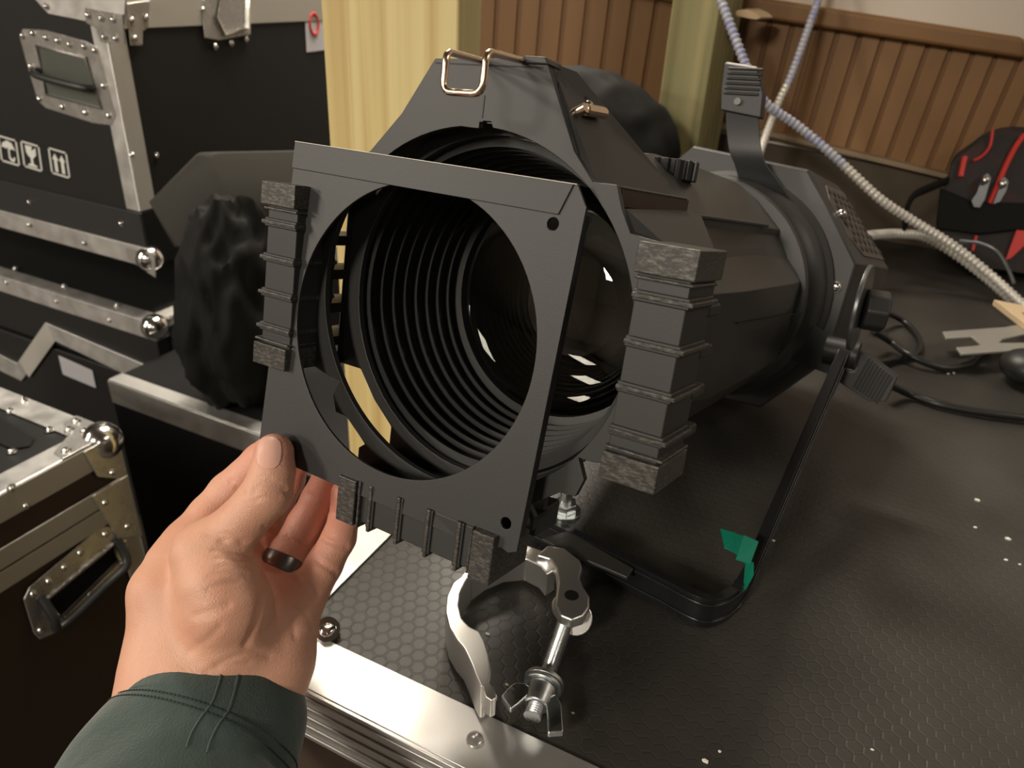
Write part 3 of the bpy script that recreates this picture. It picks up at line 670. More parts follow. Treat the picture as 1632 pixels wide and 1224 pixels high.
def threaded(mb, a, c, r, pitch=.0014, n=14):
    a, c = arr(a), arr(c); Ln = np.linalg.norm(c - a); k = int(Ln / pitch * 2); t = nrm(c - a); u = nrm(np.cross(t, [0, 0, 1])); v = np.cross(t, u)
    mb.loft([[a + t * Ln * i / k + (r if i % 2 else r * .86) * (math.cos(g) * u + math.sin(g) * v) for g in np.linspace(0, 2 * math.pi, n, endpoint=False)] for i in range(k + 1)])
b = MB(); threaded(b, r0, r1, .0050); rod = b.build('threaded_rod', M['zinc'], L, I4, smooth=20)
td = nrm(r1 - r0); wc = lerp(r0, r1, .68)
b = MB(); b.cyl(wc - td * .0012, wc + td * .0012, .0118, 32); b.cyl(wc + td * .0035, wc + td * .0015, .0112, 32); b.build('washer', M['zinc'], L, I4, bevel=.0004)
b = MB(); b.cyl(wc + td * .0035, wc + td * .016, .0088, 24, .0070)
for Pw in ([(838, 1088), (852, 1098), (826, 1122), (814, 1130), (798, 1108), (812, 1092), (822, 1086)], [(876, 1108), (886, 1104), (896, 1122), (899, 1166), (873, 1168), (872, 1135), (870, 1122)]):
    b.prism([T(x, y, .016) for x, y in Pw], (0, 0, -.0045))
b.build('wing_nut', M['zinc'], L, I4, bevel=.0012)
b = MB(); bp = T(895, 862, 0); b.cyl(bp + arr([0, 0, .0245]), bp + arr([0, 0, .029]), .0115, 28); b.cyl(bp + arr([0, 0, .029]), bp + arr([0, 0, .036]), .0085, 6); b.cyl(bp + arr([0, 0, .036]), bp + arr([0, 0, .046]), .0045, 14); b.build('mounting_bolt', M['zinc'], L, I4, bevel=.0005)
MB().prism([T(x, y, .0245) for x, y in [(862, 858), (905, 845), (1010, 905), (1000, 920), (925, 888)]], (0, 0, -.003)).build('saddle_plate', M['barrel'], L, I4, bevel=.001)

# ---------------------------------------------------------------- colour frame in the hand
G = empty('color_frame', FP, 'square black metal gel frame with a round hole, pulled from the light by the hand', 'gel frame')
hs = .0795; pl_ = [UP(475, 226), UP(921, 295), UP(949, 333)]
outl = [(-hs, hs), (pl_[1][0], hs), (hs, pl_[2][2]), (hs, -hs + .004), (hs - .004, -hs + .002), (hs - .008, -hs + .003), (hs - .020, -hs - .0045), (hs - .024, -hs - .001), (-hs, -hs)]
hole = [UP(x, y) for x, y in [(475, 460), (663, 297), (862, 520), (717, 790)]]
hcx, hcz, hr = .0030, .0030, .0675
b = MB(); b.holed(outl, [circ(hcx, hcz, hr, 96), circ(*UP(881, 357)[[0, 2]], .0026, 20), circ(*UP(806, 834)[[0, 2]], .0026, 20)], 0, .0016)
b.build('frame_plate', M['plate'], G, FP, bevel=.0003, seg=1, smooth=30)
MB().box((-hs, -.0009, hs), (pl_[1][0], .0016, hs + .0003)).build('bare_edge', M['alu_dull_shaded'], G, FP, label='bare metal top edge')
z2 = hs - .0125; xr = UP(895, 321)[0]
b = MB(); b.prism([(-hs, -.0009, hs), (pl_[1][0] - .0015, -.0009, hs), (xr, -.0009, z2), (-hs, -.0009, z2)], (0, .0009, 0)); b.build('top_fold', M['plate'], G, FP, bevel=.00025, seg=1)
b = MB(); b.prism([(-hs, .0016, -hs), (hs - .024, .0016, -hs), (hs - .03, .0016, -hs + .012), (-hs + .01, .0016, -hs + .012)], (0, .001, 0)); b.box((hs - .0012, .0016, -hs + .01), (hs, .0052, pl_[2][2] - .003)); b.build('bottom_fold', M['plate'], G, FP, bevel=.0002, seg=1)
print('hole', [tuple(np.round(h, 4)) for h in hole])

# ---------------------------------------------------------------- flight cases on the left
from mathutils import noise as mnoise
def rivet_parts(parent, pts, n, r=.006, m='nickel'):
    for p in pts:
        b = MB(); p = arr(p); nn = nrm(n); b.cyl(p, p + nn * .0012, r, 12); b.ball(p + nn * .001, r * .8, 6, sc=(1, 1, 1)); b.build('rivet', M[m], parent)
def bars(parent, segs, m, name='edge_trim', bev=.001):
    """segs: list of (p, q, out, w, nrm, th): flat aluminium strip"""
    for p, q, out, w_, n, th in segs:
        b = MB(); strip(b, p, q, out, n, w_, th); b.build(name, M[m], parent, bevel=bev, seg=1)
def handle(parent, S, outer, inner, n, bar_pts, plate_m='nickel', body='panel_dark', riv=()):
    """S maps pixel -> point on the face; n outward normal"""
    n = nrm(n)
    o = [S(*p) for p in outer]; i = [S(*p) for p in inner]
    b = MB(); b.prism([p + n * .0003 for p in o], n * .0025); pl = b.build('handle_plate', M[plate_m], parent, bevel=.0012)
    b = MB(); b.prism([p + n * .0029 for p in i], n * .0004); b.build('recess', M[body], pl, smooth=0)
    k = len(i); b = MB(); b.tube([p + n * .0045 for p in i], .0028, 8, closed=True); b.build('rim', M['chrome'], pl)
    if bar_pts: b = MB(); b.tube(spline([S(x, y) + n * d for x, y, d in bar_pts], 5), .006, 10); b.build('handle_grip', M['rubber'], pl)
    for p in riv: MB().ball(S(*p) + n * .003, .0052, 6).build('rivet', M['chrome'], pl)
    return pl
# case nearest on the left
c0_ = DP(183, 690, 1.0); cxr, cyf, cz = c0_
e = empty('flight_case', at((cxr - .2, cyf - .4, 0)), 'black flight case nearest the hand at lower left, recessed handle on its side', 'flight case')
S = lambda x, y: AX(x, y, 0, cxr)
SZ = lambda x, y: AX(x, y, 0, cxr)[2]
TZ = lambda x, y: (lambda r: CAM + r * ((cz - CAM[2]) / r[2]))(ray(x, y))
MB().box((cxr - .62, cyf - 1.1, .02), (cxr - .002, cyf - .002, cz - .003)).build('body', M['panel_brown'], e, bevel=.003)
MB().box((cxr - .60, cyf - 1.08, cz - .003), (cxr - .03, cyf - .03, cz - .0015)).build('lid_panel', M['panel'], e)
bars(e, [((cxr - .62, cyf, cz), (cxr, cyf, cz), (0, -1, 0), .036, (0, 0, 1), .002), ((cxr, cyf, cz), (cxr, cyf - 1.1, cz), (-1, 0, 0), .036, (0, 0, 1), .002)], 'alu')
zj0 = SZ(60, 800); zj1 = SZ(60, 838); zj2 = SZ(60, 905)
bars(e, [((cxr, cyf, cz), (cxr, cyf - 1.1, cz), (0, 0, -1), cz - zj0, (1, 0, 0), .002)], 'alu_dull_shaded')
bars(e, [((cxr, cyf, zj1), (cxr, cyf - 1.1, zj1), (0, 0, -1), (zj1 - zj2) * .48, (1, 0, 0), .003), ((cxr, cyf, zj1 - (zj1 - zj2) * .52), (cxr, cyf - 1.1, zj1 - (zj1 - zj2) * .52), (0, 0, -1), (zj1 - zj2) * .48, (1, 0, 0), .003)], 'alu_dull_shaded', 'joint_trim')
bars(e, [((cxr, cyf, zj2), (cxr, cyf, .05), (0, -1, 0), .030, (1, 0, 0), .002), ((cxr, cyf, cz), (cxr, cyf, .05), (-1, 0, 0), .030, (0, 1, 0), .002)], 'alu_dull_shaded', 'corner_trim')
handle(e, S, [(36, 955), (45, 935), (160, 838), (182, 838), (200, 850), (206, 882), (196, 900), (86, 1008), (62, 1018), (52, 1008)], [(72, 952), (176, 866), (184, 893), (92, 984)], (1, 0, 0), [(62, 950, .004), (70, 975, .02), (82, 990, .02), (150, 925, .022), (186, 890, .02), (182, 858, .004)],
       riv=[(50, 945), (75, 925), (100, 903), (125, 880), (165, 850), (195, 862), (62, 1003), (100, 985), (140, 945), (192, 895)])
b = MB(); b.ball((cxr - .012, cyf - .012, cz - .01), .026, 12); b.build('corner_ball', M['chrome'], e)
b = MB(); b.prism([(cxr + .001, cyf + .001, cz + .0022), (cxr - .075, cyf + .001, cz + .0022), (cxr - .072, cyf - .02, cz + .0022), (cxr - .04, cyf - .038, cz + .0022), (cxr - .02, cyf - .072, cz + .0022), (cxr + .001, cyf - .075, cz + .0022)], (0, 0, .0015))
b.prism([(cxr + .003, cyf + .001, cz), (cxr + .003, cyf - .05, cz), (cxr + .003, cyf - .04, cz - .045), (cxr + .003, cyf + .001, cz - .075)], (.002, 0, 0)); b.build('corner_fitting', M['nickel'], e, bevel=.001)
b = MB(); b.prism([(cxr + .0035, cyf + .001, zj1), (cxr + .0035, cyf - .055, zj1), (cxr + .0035, cyf - .035, zj2 - .03), (cxr + .0035, cyf + .001, zj2 - .05)], (.0022, 0, 0)); b.build('corner_fitting', M['nickel'], e, bevel=.001)
rivet_parts(e, [TZ(17, 656), TZ(40, 638), TZ(80, 686), TZ(20, 720), TZ(40, 640 + 2), (cxr - .06, cyf - .01, cz + .003), (cxr - .05, cyf - .028, cz + .003), (cxr - .01, cyf - .062, cz + .003), (cxr - .03, cyf - .02, cz + .003)], (0, 0, 1), .006, 'chrome')
rivet_parts(e, [S(18, 778), S(40, 806), (cxr + .004, cyf - .02, cz - .05), (cxr + .004, cyf - .04, zj1 - .02), (cxr + .004, cyf - .018, zj2 - .02)], (1, 0, 0), .006, 'chrome')
b = MB(); b.prism([TZ(*p) + arr([0, 0, .0006]) for p in [(-40, 650), (0, 668), (55, 700), (48, 712), (20, 716), (-40, 690)]], (0, 0, .0006)); b.build('recess', M['panel_dark'], e, smooth=0)

# stack of cases further back
vx, vy, _ = DP(198, 200, 1.3)
def stackcase(label, corner, zt, zb, wx, dy, bandf, bandm='alu', extra=None, top_trim=True):
    x, y = corner
    e = empty('flight_case', at((x - wx / 2, y + dy / 2, zb)), label, 'flight case')
    MB().box((x - wx, y, zb), (x, y + dy, zt)).build('body', M['panel'], e, bevel=.003)
    if top_trim:
        bars(e, [((x - wx, y, zt), (x, y, zt), (0, 0, -1), bandf, (0, -1, 0), .002), ((x - wx, y, zt), (x, y, zt), (0, 1, 0), .030, (0, 0, 1), .002)], bandm)
        bars(e, [((x, y, zt), (x, y + dy, zt), (0, 0, -1), bandf, (1, 0, 0), .002), ((x, y, zt), (x, y + dy, zt), (-1, 0, 0), .03, (0, 0, 1), .002)], 'alu_dull_shaded')  # side legs of the same trim, shade put into the dimmer metal
    return e
FZ = lambda x, y, yy: AX(x, y, 1, yy)
z_bot = FZ(255, 428, vy)[2]; z_top = 1.45
e = empty('flight_case', at((vx - .4, vy + .3, z_bot)), 'tall black flight case on top of the stack, handle and transport symbols on its front', 'flight case')
MB().box((vx - .95, vy, z_bot), (vx, vy + .75, z_top)).build('body', M['panel'], e, bevel=.003)
S = lambda x, y: FZ(x, y, vy)
R_ = lambda x, y: AX(x, y, 0, vx)
zc0 = S(228, 338)[2]; zc1 = S(168, 70)[2]; zl = S(160, 42)[2]
bars(e, [((vx, vy, zc0), (vx, vy, zl), (-1, 0, 0), .034, (0, -1, 0), .002)], 'alu', 'corner_trim')
bars(e, [((vx, vy, zc0), (vx, vy, zl), (0, 1, 0), .034, (1, 0, 0), .002)], 'alu_dull_shaded', 'corner_trim')  # side leg darker than the front leg, shade painted in
# lid joint: polygonal band on the front, straight on the side
bars(e, [((vx, vy, zl - .004), (vx, vy + .75, zl - .004), (0, 0, 1), .055, (1, 0, 0), .003)], 'alu_dull_shaded', 'joint_trim')
b = MB(); b.prism([S(*p) + arr([0, -.0005, 0]) for p in [(150, 36), (80, 22), (54, -6), (54, -40), (150, -40), (205, -30), (200, 40)]], (0, -.003, 0)); b.build('joint_trim', M['alu'], e, bevel=.001)
b = MB(); b.prism([S(*p) + arr([0, -.004, 0]) for p in [(140, 12), (200, 22), (204, 70), (165, 66), (158, 45), (142, 36)]], (0, -.0025, 0))
b.prism([R_(*p) + arr([.004, 0, 0]) for p in [(198, 5), (235, 0), (233, 42), (224, 50), (223, 72), (204, 72)]], (.0025, 0, 0)); b.build('corner_fitting', M['nickel'], e, bevel=.001)
zb_ = S(228, 338)[2]
MB().box((vx - .95, vy - .006, z_bot), (vx + .004, vy, zb_ - .002)).build('lower_rail', M['rubber'], e, bevel=.001)
b = MB(); strip(b, (vx - .95, vy, z_bot + .038), (vx + .004, vy, z_bot + .038), (0, 0, -1), (0, -1, 0), .038, .009); b.build('edge_trim', M['alu'], e, bevel=.001)
MB().box((vx, vy, z_bot), (vx + .004, vy + .75, zb_ - .002)).build('lower_rail', M['panel_dark'], e)
b = MB(); b.ball((vx - .002, vy + .002, z_bot + .014), .025, 12); b.build('corner_ball', M['chrome'], e)
b = MB(); b.prism([S(*p) + arr([0, -.010, 0]) for p in [(208, 392), (255, 402), (256, 440), (238, 428), (212, 410)]], (0, -.002, 0)); b.build('corner_fitting', M['nickel'], e, bevel=.001)
handle(e, S, [(33, 58), (38, 46), (75, 48), (140, 66), (158, 76), (187, 185), (180, 200), (150, 196), (75, 172), (62, 160), (50, 120)], [(62, 72), (140, 92), (165, 172), (78, 150)], (0, -1, 0), [(66, 112, .004), (70, 116, .02), (100, 125, .024), (148, 138, .02), (152, 140, .004)], 'nickel', 'recess',
       riv=[(39, 57), (55, 53), (77, 60), (95, 65), (114, 71), (137, 74), (154, 80), (52, 106), (66, 157), (102, 170), (139, 179), (176, 184), (168, 137)])
rivet_parts(e, [S(147, 24) + arr([0, -.007, 0]), S(168, 29) + arr([0, -.007, 0]), S(187, 31) + arr([0, -.007, 0]), S(173, 58) + arr([0, -.007, 0]), S(191, 61) + arr([0, -.007, 0]), S(78, 10) + arr([0, -.004, 0]), S(211, 247), S(52, 321) + arr([0, -.006, 0]), S(198, 355) + arr([0, -.006, 0]), S(55, 356) + arr([0, -.01, 0]), S(142, 385) + arr([0, -.01, 0])], (0, -1, 0), .0055, 'chrome')
rivet_parts(e, [R_(205, 31) + arr([.007, 0, 0]), R_(228, 27) + arr([.007, 0, 0]), R_(210, 60) + arr([.007, 0, 0]), R_(249, 247), R_(321, 15) + arr([.003, 0, 0])], (1, 0, 0), .0055, 'chrome')
# butterfly latch on the side
b = MB(); b.prism([R_(*p) + arr([.0035, 0, 0]) for p in [(320, 0), (335, -20), (395, -20), (396, 55), (345, 64), (322, 60)]], (.003, 0, 0)); la = b.build('latch', M['nickel'], e, bevel=.002)
b = MB(); b.tube([R_(x, y) + arr([.009, 0, 0]) for x, y in [(345, -10), (338, 25), (352, 55), (390, 46), (392, -5)]], .004, 8); b.build('latch_wing', M['chrome'], la)
for p in [(341, 74), (366, 68), (390, 62)]: MB().ball(R_(*p) + arr([.003, 0, 0]), .006, 6).build('rivet', M['chrome'], la)
# transport symbols: square frame + figure
def icon(x0, kind):
    P = lambda u, v: S(x0 + u * 30 + v * 6.0, 214 + (x0 + 5) * .245 + u * 9 + v * 42) + arr([0, -.0006, 0])
    b = MB(); w_ = .075
    def poly(pts): b.prism([P(*q) for q in pts], (0, -.0006, 0))
    poly([(0, 0), (1, 0), (1, w_ * .8), (0, w_ * .8)]); poly([(0, 1 - w_ * .8), (1, 1 - w_ * .8), (1, 1), (0, 1)]); poly([(0, 0), (w_, 0), (w_, 1), (0, 1)]); poly([(1 - w_, 0), (1, 0), (1, 1), (1 - w_, 1)])
    if kind == 'arrows':
        for c in (.32, .68): poly([(c - .17, .42), (c, .18), (c + .17, .42), (c + .08, .42), (c + .08, .88), (c - .08, .88), (c - .08, .42)])
    if kind == 'glass':
        poly([(.22, .12), (.60, .12), (.52, .28), (.66, .22), (.78, .12), (.76, .42), (.62, .55), (.56, .58), (.56, .78), (.74, .84), (.74, .9), (.26, .9), (.26, .84), (.44, .78), (.44, .58), (.34, .52), (.24, .40)])
    if kind == 'umbrella':
        poly([(.12, .45), (.2, .25), (.45, .12), (.7, .18), (.86, .45), (.72, .40), (.6, .45), (.48, .38), (.34, .45), (.24, .40)]); poly([(.46, .4), (.54, .4), (.54, .75), (.66, .8), (.74, .7), (.8, .72), (.74, .88), (.58, .9), (.46, .8)])
    b.build('transport_symbol', M['white'], e, smooth=0)
icon(-3, 'umbrella'); icon(33, 'glass'); icon(77, 'arrows')
# little sign with a red ring on the side, by the post
st = MB().prism([R_(*p) + arr([.001, 0, 0]) for p in [(484, 3), (530, -4), (530, 78), (488, 83)]], (.0008, 0, 0)).build('paper_sign', M['paper'], e, smooth=0)
b = MB(); c_ = R_(499, 38); b.tube([c_ + arr([.002, .014 * math.cos(a), .021 * math.sin(a)]) for a in np.linspace(0, 2 * math.pi, 24, endpoint=False)], .0032, 6, closed=True); b.build('red_ring', M['red'], st)

# second case of the stack
x2, y2 = vx + .035, vy - .045
z2t = FZ(262, 520, y2)[2]; z2b = FZ(240, 607, y2)[2] + .056
e = stackcase('flat black flight case in the middle of the stack, under the tall one with symbols', (x2, y2), z2t, z2b - .05, .95, .8, .038)
S2 = lambda x, y: FZ(x, y, y2)
MB().ball((x2 - .006, y2 + .006, z2t - .012), .025, 12).build('corner_ball', M['chrome'], e)
rivet_parts(e, [S2(12, 450), S2(92, 480), S2(176, 510)], (0, -1, 0), .006)
T2 = lambda x, y: (lambda r: CAM + r * ((z2t - CAM[2]) / r[2]))(ray(x, y))
rivet_parts(e, [T2(25, 430) + arr([0, 0, .002]), T2(103, 458) + arr([0, 0, .002]), T2(187, 489) + arr([0, 0, .002])], (0, 0, 1), .006)
MB().prism([AX(*p, 0, x2 + .0025) for p in [(268, 520), (298, 500), (300, 530), (292, 560), (276, 562)]], (.002, 0, 0)).build('corner_fitting', M['rubber'], e, bevel=.001)
for p in [(270, 507), (292, 505), (262, 573), (276, 578)]: rivet_parts(e, [AX(*p, 0, x2 + .004)], (1, 0, 0), .005)
# casters of the tall case stand in the gap
for px in (20, 190, 300):
    q = FZ(px, 400, vy + .1); b = MB(); b.cyl((q[0] - .015, q[1], z2t + .035), (q[0] + .015, q[1], z2t + .035), .033, 20); b.box((q[0] - .04, q[1] - .03, z2t + .066), (q[0] + .04, q[1] + .03, z_bot)); 
# third case
x3, y3 = FZ(243, 640, y2)[0], y2
z3t = FZ(240, 607, y3)[2]
e = empty('flight_case', at((x3 - .4, y3 + .3, 0)), 'black flight case low in the stack with a white label and a bent aluminium channel', 'flight case')
MB().box((x3 - .95, y3, .02), (x3, y3 + .8, z3t - .004)).build('body', M['panel'], e, bevel=.003)
S3 = lambda x, y: FZ(x, y, y3)
ch = [(-20, 553), (30, 578), (75, 513), (262, 592)]; cl = [(-20, 578), (37, 606), (88, 541), (250, 618)]
b = MB(); b.prism([S3(*p) + arr([0, -.001, 0]) for p in ch + cl[::-1]], (0, -.004, 0)); b.build('channel_trim', M['alu'], e, bevel=.001)
b = MB(); b.prism([S3(*p) + arr([0, -.005, 0]) for p in [(34, 574), (75, 514), (92, 542), (50, 600)]], (0, -.001, 0)); b.build('channel_bend', M['alu_dull_shaded'], e, bevel=.0005)
MB().ball(S3(240, 627), .020, 12).build('corner_ball', M['chrome'], e)
rivet_parts(e, [S3(232, 627 + 20), S3(66, 547), S3(55, 570)], (0, -1, 0), .006)
zc = S3(240, 640)[2]
bars(e, [((x3, y3, zc), (x3, y3, .05), (-1, 0, 0), .022, (0, -1, 0), .002)], 'alu_dull_shaded', 'corner_trim')
MB().prism([S3(*p) + arr([0, -.001, 0]) for p in [(94, 566), (148, 590), (154, 618), (101, 596)]], (0, -.0006, 0)).build('label_sheet', M['paper'], e, smooth=0)
MB().prism([AX(*p, 0, x3 + .002) for p in [(242, 800), (262, 780), (270, 815), (276, 860), (262, 860)]], (.003, 0, 0)).build('lower_bracket', M['rubber'], e, bevel=.001)
for p in [(262, 790), (263, 803), (266, 816), (268, 828)]: rivet_parts(e, [AX(*p, 0, x3 + .005)], (1, 0, 0), .004)
# fourth case, behind and right of it
x4, y4 = DP(440, 716, 1.22)[:2]; z4t = FZ(300, 652, y4)[2]
e = empty('flight_case', at((x4 - .2, y4 + .3, 0)), 'low dark flight case mostly hidden by the black bag left of the pale post', 'flight case')
xq = x2 + .006
MB().box((xq, y4, .02), (x4 + .12, y4 + .35, z4t)).build('body', M['panel_dark'], e, bevel=.002)
bars(e, [((xq, y4, z4t), (x4 + .12, y4, z4t), (0, 0, -1), .045, (0, -1, 0), .002), ((xq, y4, z4t), (x4 + .12, y4, z4t), (0, 1, 0), .03, (0, 0, 1), .002)], 'alu', 'edge_trim')
# soft dark things between the stack and the light
def blob(name, c, rad, amp, freq, m, label, cat, seed=0, n=40, rot=0):
    c = arr(c); rings = []
    for k in range(1, n):
        th = math.pi * k / n; row = []
        for a in np.linspace(0, 2 * math.pi, 2 * n, endpoint=False):
            d = Vector((math.sin(th) * math.cos(a), math.sin(th) * math.sin(a), -math.cos(th)))
            f = 1 + amp * mnoise.fractal(d * freq + Vector((seed, 0, 0)), 1.0, 2.0, 4)
            f -= amp * .35 * abs(math.sin(6 * d.z + 4 * d.x + 3 * mnoise.noise(d * 2)))
            x, y, z = d.x * rad[0] * f, d.y * rad[1] * f, max(d.z, -.82) * rad[2] * f
            row.append(c + arr([x * math.cos(rot) - y * math.sin(rot), x * math.sin(rot) + y * math.cos(rot), z]))
        rings.append(row)
    return tag(MB().loft(rings).build(name, m, smooth=70), label, cat)
bq = DP(385, 560, 1.28); bq[2] = z4t + .81 * .20; bq[1] = y4 + .075
blob('fabric_bag', bq, (.075, .095, .20), .22, 1.1, M['cloth'], 'crumpled black fabric bag between the stacked cases and the pale post', 'bag', 3)
f0 = [DP(x, y, 1.20) for x, y in [(229, 322), (312, 238), (332, 244), (350, 280), (366, 322), (272, 399)]]
vdir = arr([.22, .22, .0])
tag(MB().prism(f0, vdir).build('foam_block', M['cloth_g'], bevel=.012, seg=3), 'charcoal grey foam wedge leaning by the tall case, left of the gel frame', 'foam')
q = T(1010, 270); 
hc = DP(930, 212, 1.12); hc[2] = TT + .118
blob('cloth_heap', hc, (.15, .10, .135), .10, .9, M['cloth'], 'dark black fabric heap behind the stage light, against the wainscot', 'cloth', 9)

# ---------------------------------------------------------------- conduits, cables and things at the back right
def conduit(name, pts, r, m, label, group=None, frac=.50):
    P = spline([DP(*p) for p in pts], 60); 
    # resample to ridge pitch
    L_ = [0]
    for a, c in zip(P, P[1:]): L_.append(L_[-1] + np.linalg.norm(c - a))
    L_ = np.array(L_); n = int(L_[-1] / .0018); s_ = np.linspace(0, L_[-1], n); PP = np.array(P)
    Q = np.stack([np.interp(s_, L_, PP[:, i]) for i in range(3)], 1)
    rf = lambda i: (1.0, 1.0, .78, .78)[i % 4]
    t_ = MB().tube(Q, r, 12, rfun=rf); t_.mi = [1 if (k // 12) > n * frac else 0 for k in range(len(t_.f))]
    o = t_.build(name, [m, M['flex']], smooth=60)
    return tag(o, label, 'conduit', group)
conduit('armored_conduit', [(1135, -40, 1.0), (1160, 30, 1.0), (1186, 98, 1.0), (1205, 142, 1.0), (1226, 170, 1.01), (1270, 200, 1.02), (1330, 250, 1.02), (1400, 315, 1.02), (1455, 352, 1.03), (1520, 392, 1.03), (1580, 440, 1.02), (1640, 495, .98)], .0066, M['flexblue'], 'blue-grey braided conduit hanging behind the top handle and sweeping right to the bag')
conduit('armored_conduit', [(1318, -40, 1.12), (1265, 110, 1.12), (1240, 165, 1.12), (1214, 235, 1.1), (1196, 290, 1.08)], .0062, M['flexblue'], 'thin bluish braided conduit dropping straight down the wainscot behind the lamp housing')
conduit('armored_conduit', [(1360, 380, 1.0), (1400, 374, 1.05), (1440, 373, 1.075), (1475, 378, 1.09), (1515, 400, 1.085), (1565, 437, 1.06), (1612, 478, 1.02), (1665, 535, .96)], .0072, M['flex'], 'silver braided conduit running from the back of the lamp housing to the right edge')
def cord(pts, r, label, z=.005):
    P = spline([T(x, y, zz if zz is not None else z) for x, y, zz in pts], 10)
    return tag(MB().tube(P, r, 10).build('power_cable', M['cable'], smooth=60), label, 'cable')
cord([(1380, 494, .03), (1410, 498, .02), (1440, 512, .006), (1462, 535, .005), (1466, 556, .005), (1452, 568, .0045), (1420, 574, .005), (1385, 580, .01)], .0035, 'thin black cable looping on the case top right of the lamp housing')
cord([(1392, 528, .03), (1420, 545, .012), (1450, 566, .012), (1500, 586, .005), (1540, 582, .005), (1560, 566, .005), (1580, 555, .005)], .004, 'black cable snaking from the lamp housing to the H-shaped bracket')
cord([(1415, 612, .02), (1450, 628, .006), (1500, 645, .005), (1570, 658, .005), (1650, 668, .005)], .004, 'black cable leaving the side handle towards the right edge')
P = spline([DP(*p) for p in [(1530, 384, 1.02), (1562, 388, 1.0), (1590, 402, .98), (1606, 428, .97), (1616, 452, .96)]], 8)
tag(MB().tube(P, .0025, 8).build('thin_cord', M['steelbl'], smooth=60), 'thin grey cord curving in front of the black and red bag', 'cord')
H_ = [(1502, 528), (1600, 521), (1640, 514), (1650, 528), (1598, 540), (1592, 546), (1650, 546), (1650, 556), (1600, 559), (1532, 564), (1524, 553), (1552, 551), (1564, 549), (1549, 536), (1508, 539)]
tag(MB().prism([T(x, y, .022) for x, y in H_], (0, 0, -.003)).build('metal_bracket', M['galv'], bevel=.0008), 'pale grey H-shaped metal bracket lying at the right edge of the case top', 'bracket')
b = MB(); b.ball(T(1640, 585, .02), .028, 14, sc=(1, 1, .65)); tag(b.build('plug', M['rubber'], smooth=60), 'black rubber plug under the H-shaped bracket at the right edge', 'plug')
tag(MB().prism([T(x, y, .03) for x, y in [(1584, 477), (1650, 490), (1650, 500), (1628, 497), (1650, 522), (1640, 520)]], (0, 0, -.008)).build('wood_scrap', M['scrap'], bevel=.001), 'thin pale V-shaped wooden scrap beside the conduit at the right edge', 'wood scrap')
# splintered bit of wood on the post
tag(MB().prism([DP(x, y, 1.12) for x, y in [(1172, 17), (1190, 14), (1205, 20), (1214, 28), (1205, 32), (1172, 26)]], (.01, .05, 0)).build('wood_splinter', M['scrap'], bevel=.002), 'pale torn wood splinter at the top of the greenish post', 'splinter')
# black and red tool bag
bd = 1.10
def BP(x, y, d=0.0): return DP(x, y, bd - d)
bag = empty('tool_bag', at(DP(1580, 430, bd)), 'black fabric bag with red piping and zippers at the back right by the wainscot', 'bag')
ol = [(1487, 400), (1484, 350), (1494, 310), (1503, 278), (1512, 252), (1538, 232), (1560, 216), (1582, 208), (1625, 207), (1652, 222), (1672, 260), (1685, 330), (1690, 440), (1600, 440), (1530, 425)]
vb = arr([.05, .14, .0])
cen = (1590, 330)
def inset(P, t): return [(x + (cen[0] - x) * t, y + (cen[1] - y) * t) for x, y in P]
ols = [(p[0], p[1]) for p in spline([(x, y, 0) for x, y in ol], 4, True)]
rings = [[BP(x, y, .0) for x, y in inset(ols, .22)], [BP(x, y, .0) + vb * .03 for x, y in inset(ols, .08)], [BP(x, y) + vb * .15 for x, y in ols], [BP(x, y) + vb * .8 for x, y in ols], [BP(x, y) + vb for x, y in inset(ols, .1)]]
MB().loft(rings).build('bag_body', M['bagcloth'], bag, smooth=50)
def pipe(pts, r, nme='red_piping', m='red'): MB().tube(spline([BP(x, y, .004) for x, y in pts], 6), r, 8).build(nme, M[m], bag)
pipe([(1582, 208), (1578, 232), (1566, 248), (1552, 256)], .002); pipe([(1538, 250), (1535, 262), (1531, 282)], .0038); pipe([(1632, 215), (1618, 235), (1604, 262), (1592, 290), (1577, 325)], .0038)
pipe([(1522, 327), (1517, 340), (1505, 347)], .0032); pipe([(1556, 376), (1550, 400)], .002)
MB().prism([BP(x, y, .006) for x, y in [(1632, 358), (1622, 362), (1604, 410), (1602, 415), (1612, 412), (1640, 385)]], (0, .003, 0)).build('red_panel', M['red'], bag, bevel=.001)
MB().prism([BP(x, y, .008) for x, y in [(1498, 300), (1550, 322), (1632, 325), (1700, 330), (1700, 372), (1620, 368), (1560, 375), (1492, 366)]], (0, .01, 0)).build('front_flap', M['cloth'], bag, bevel=.004)
for pp, c in (([(1566, 281), (1574, 276), (1580, 284), (1570, 318), (1562, 331), (1552, 330), (1548, 320), (1556, 308)], (1570, 287)), ([(1594, 286), (1602, 282), (1608, 290), (1604, 305), (1594, 322), (1582, 326), (1590, 306)], (1598, 293))):
    z = MB().prism([BP(x, y, .012) for x, y in pp], (0, .002, 0)).build('zipper_pull', M['steelbl'], bag, bevel=.0006)
    MB().ball(BP(*c, .015), .006, 8).build('zipper_slider', M['chrome'], z)
MB().tube(spline([BP(x, y, d) for x, y, d in [(1510, 288, 0), (1480, 300, .03), (1456, 312, .05), (1445, 335, .05), (1442, 365, .03)]], 6), .007, 8, ratio=.4).build('strap', M['cloth'], bag)
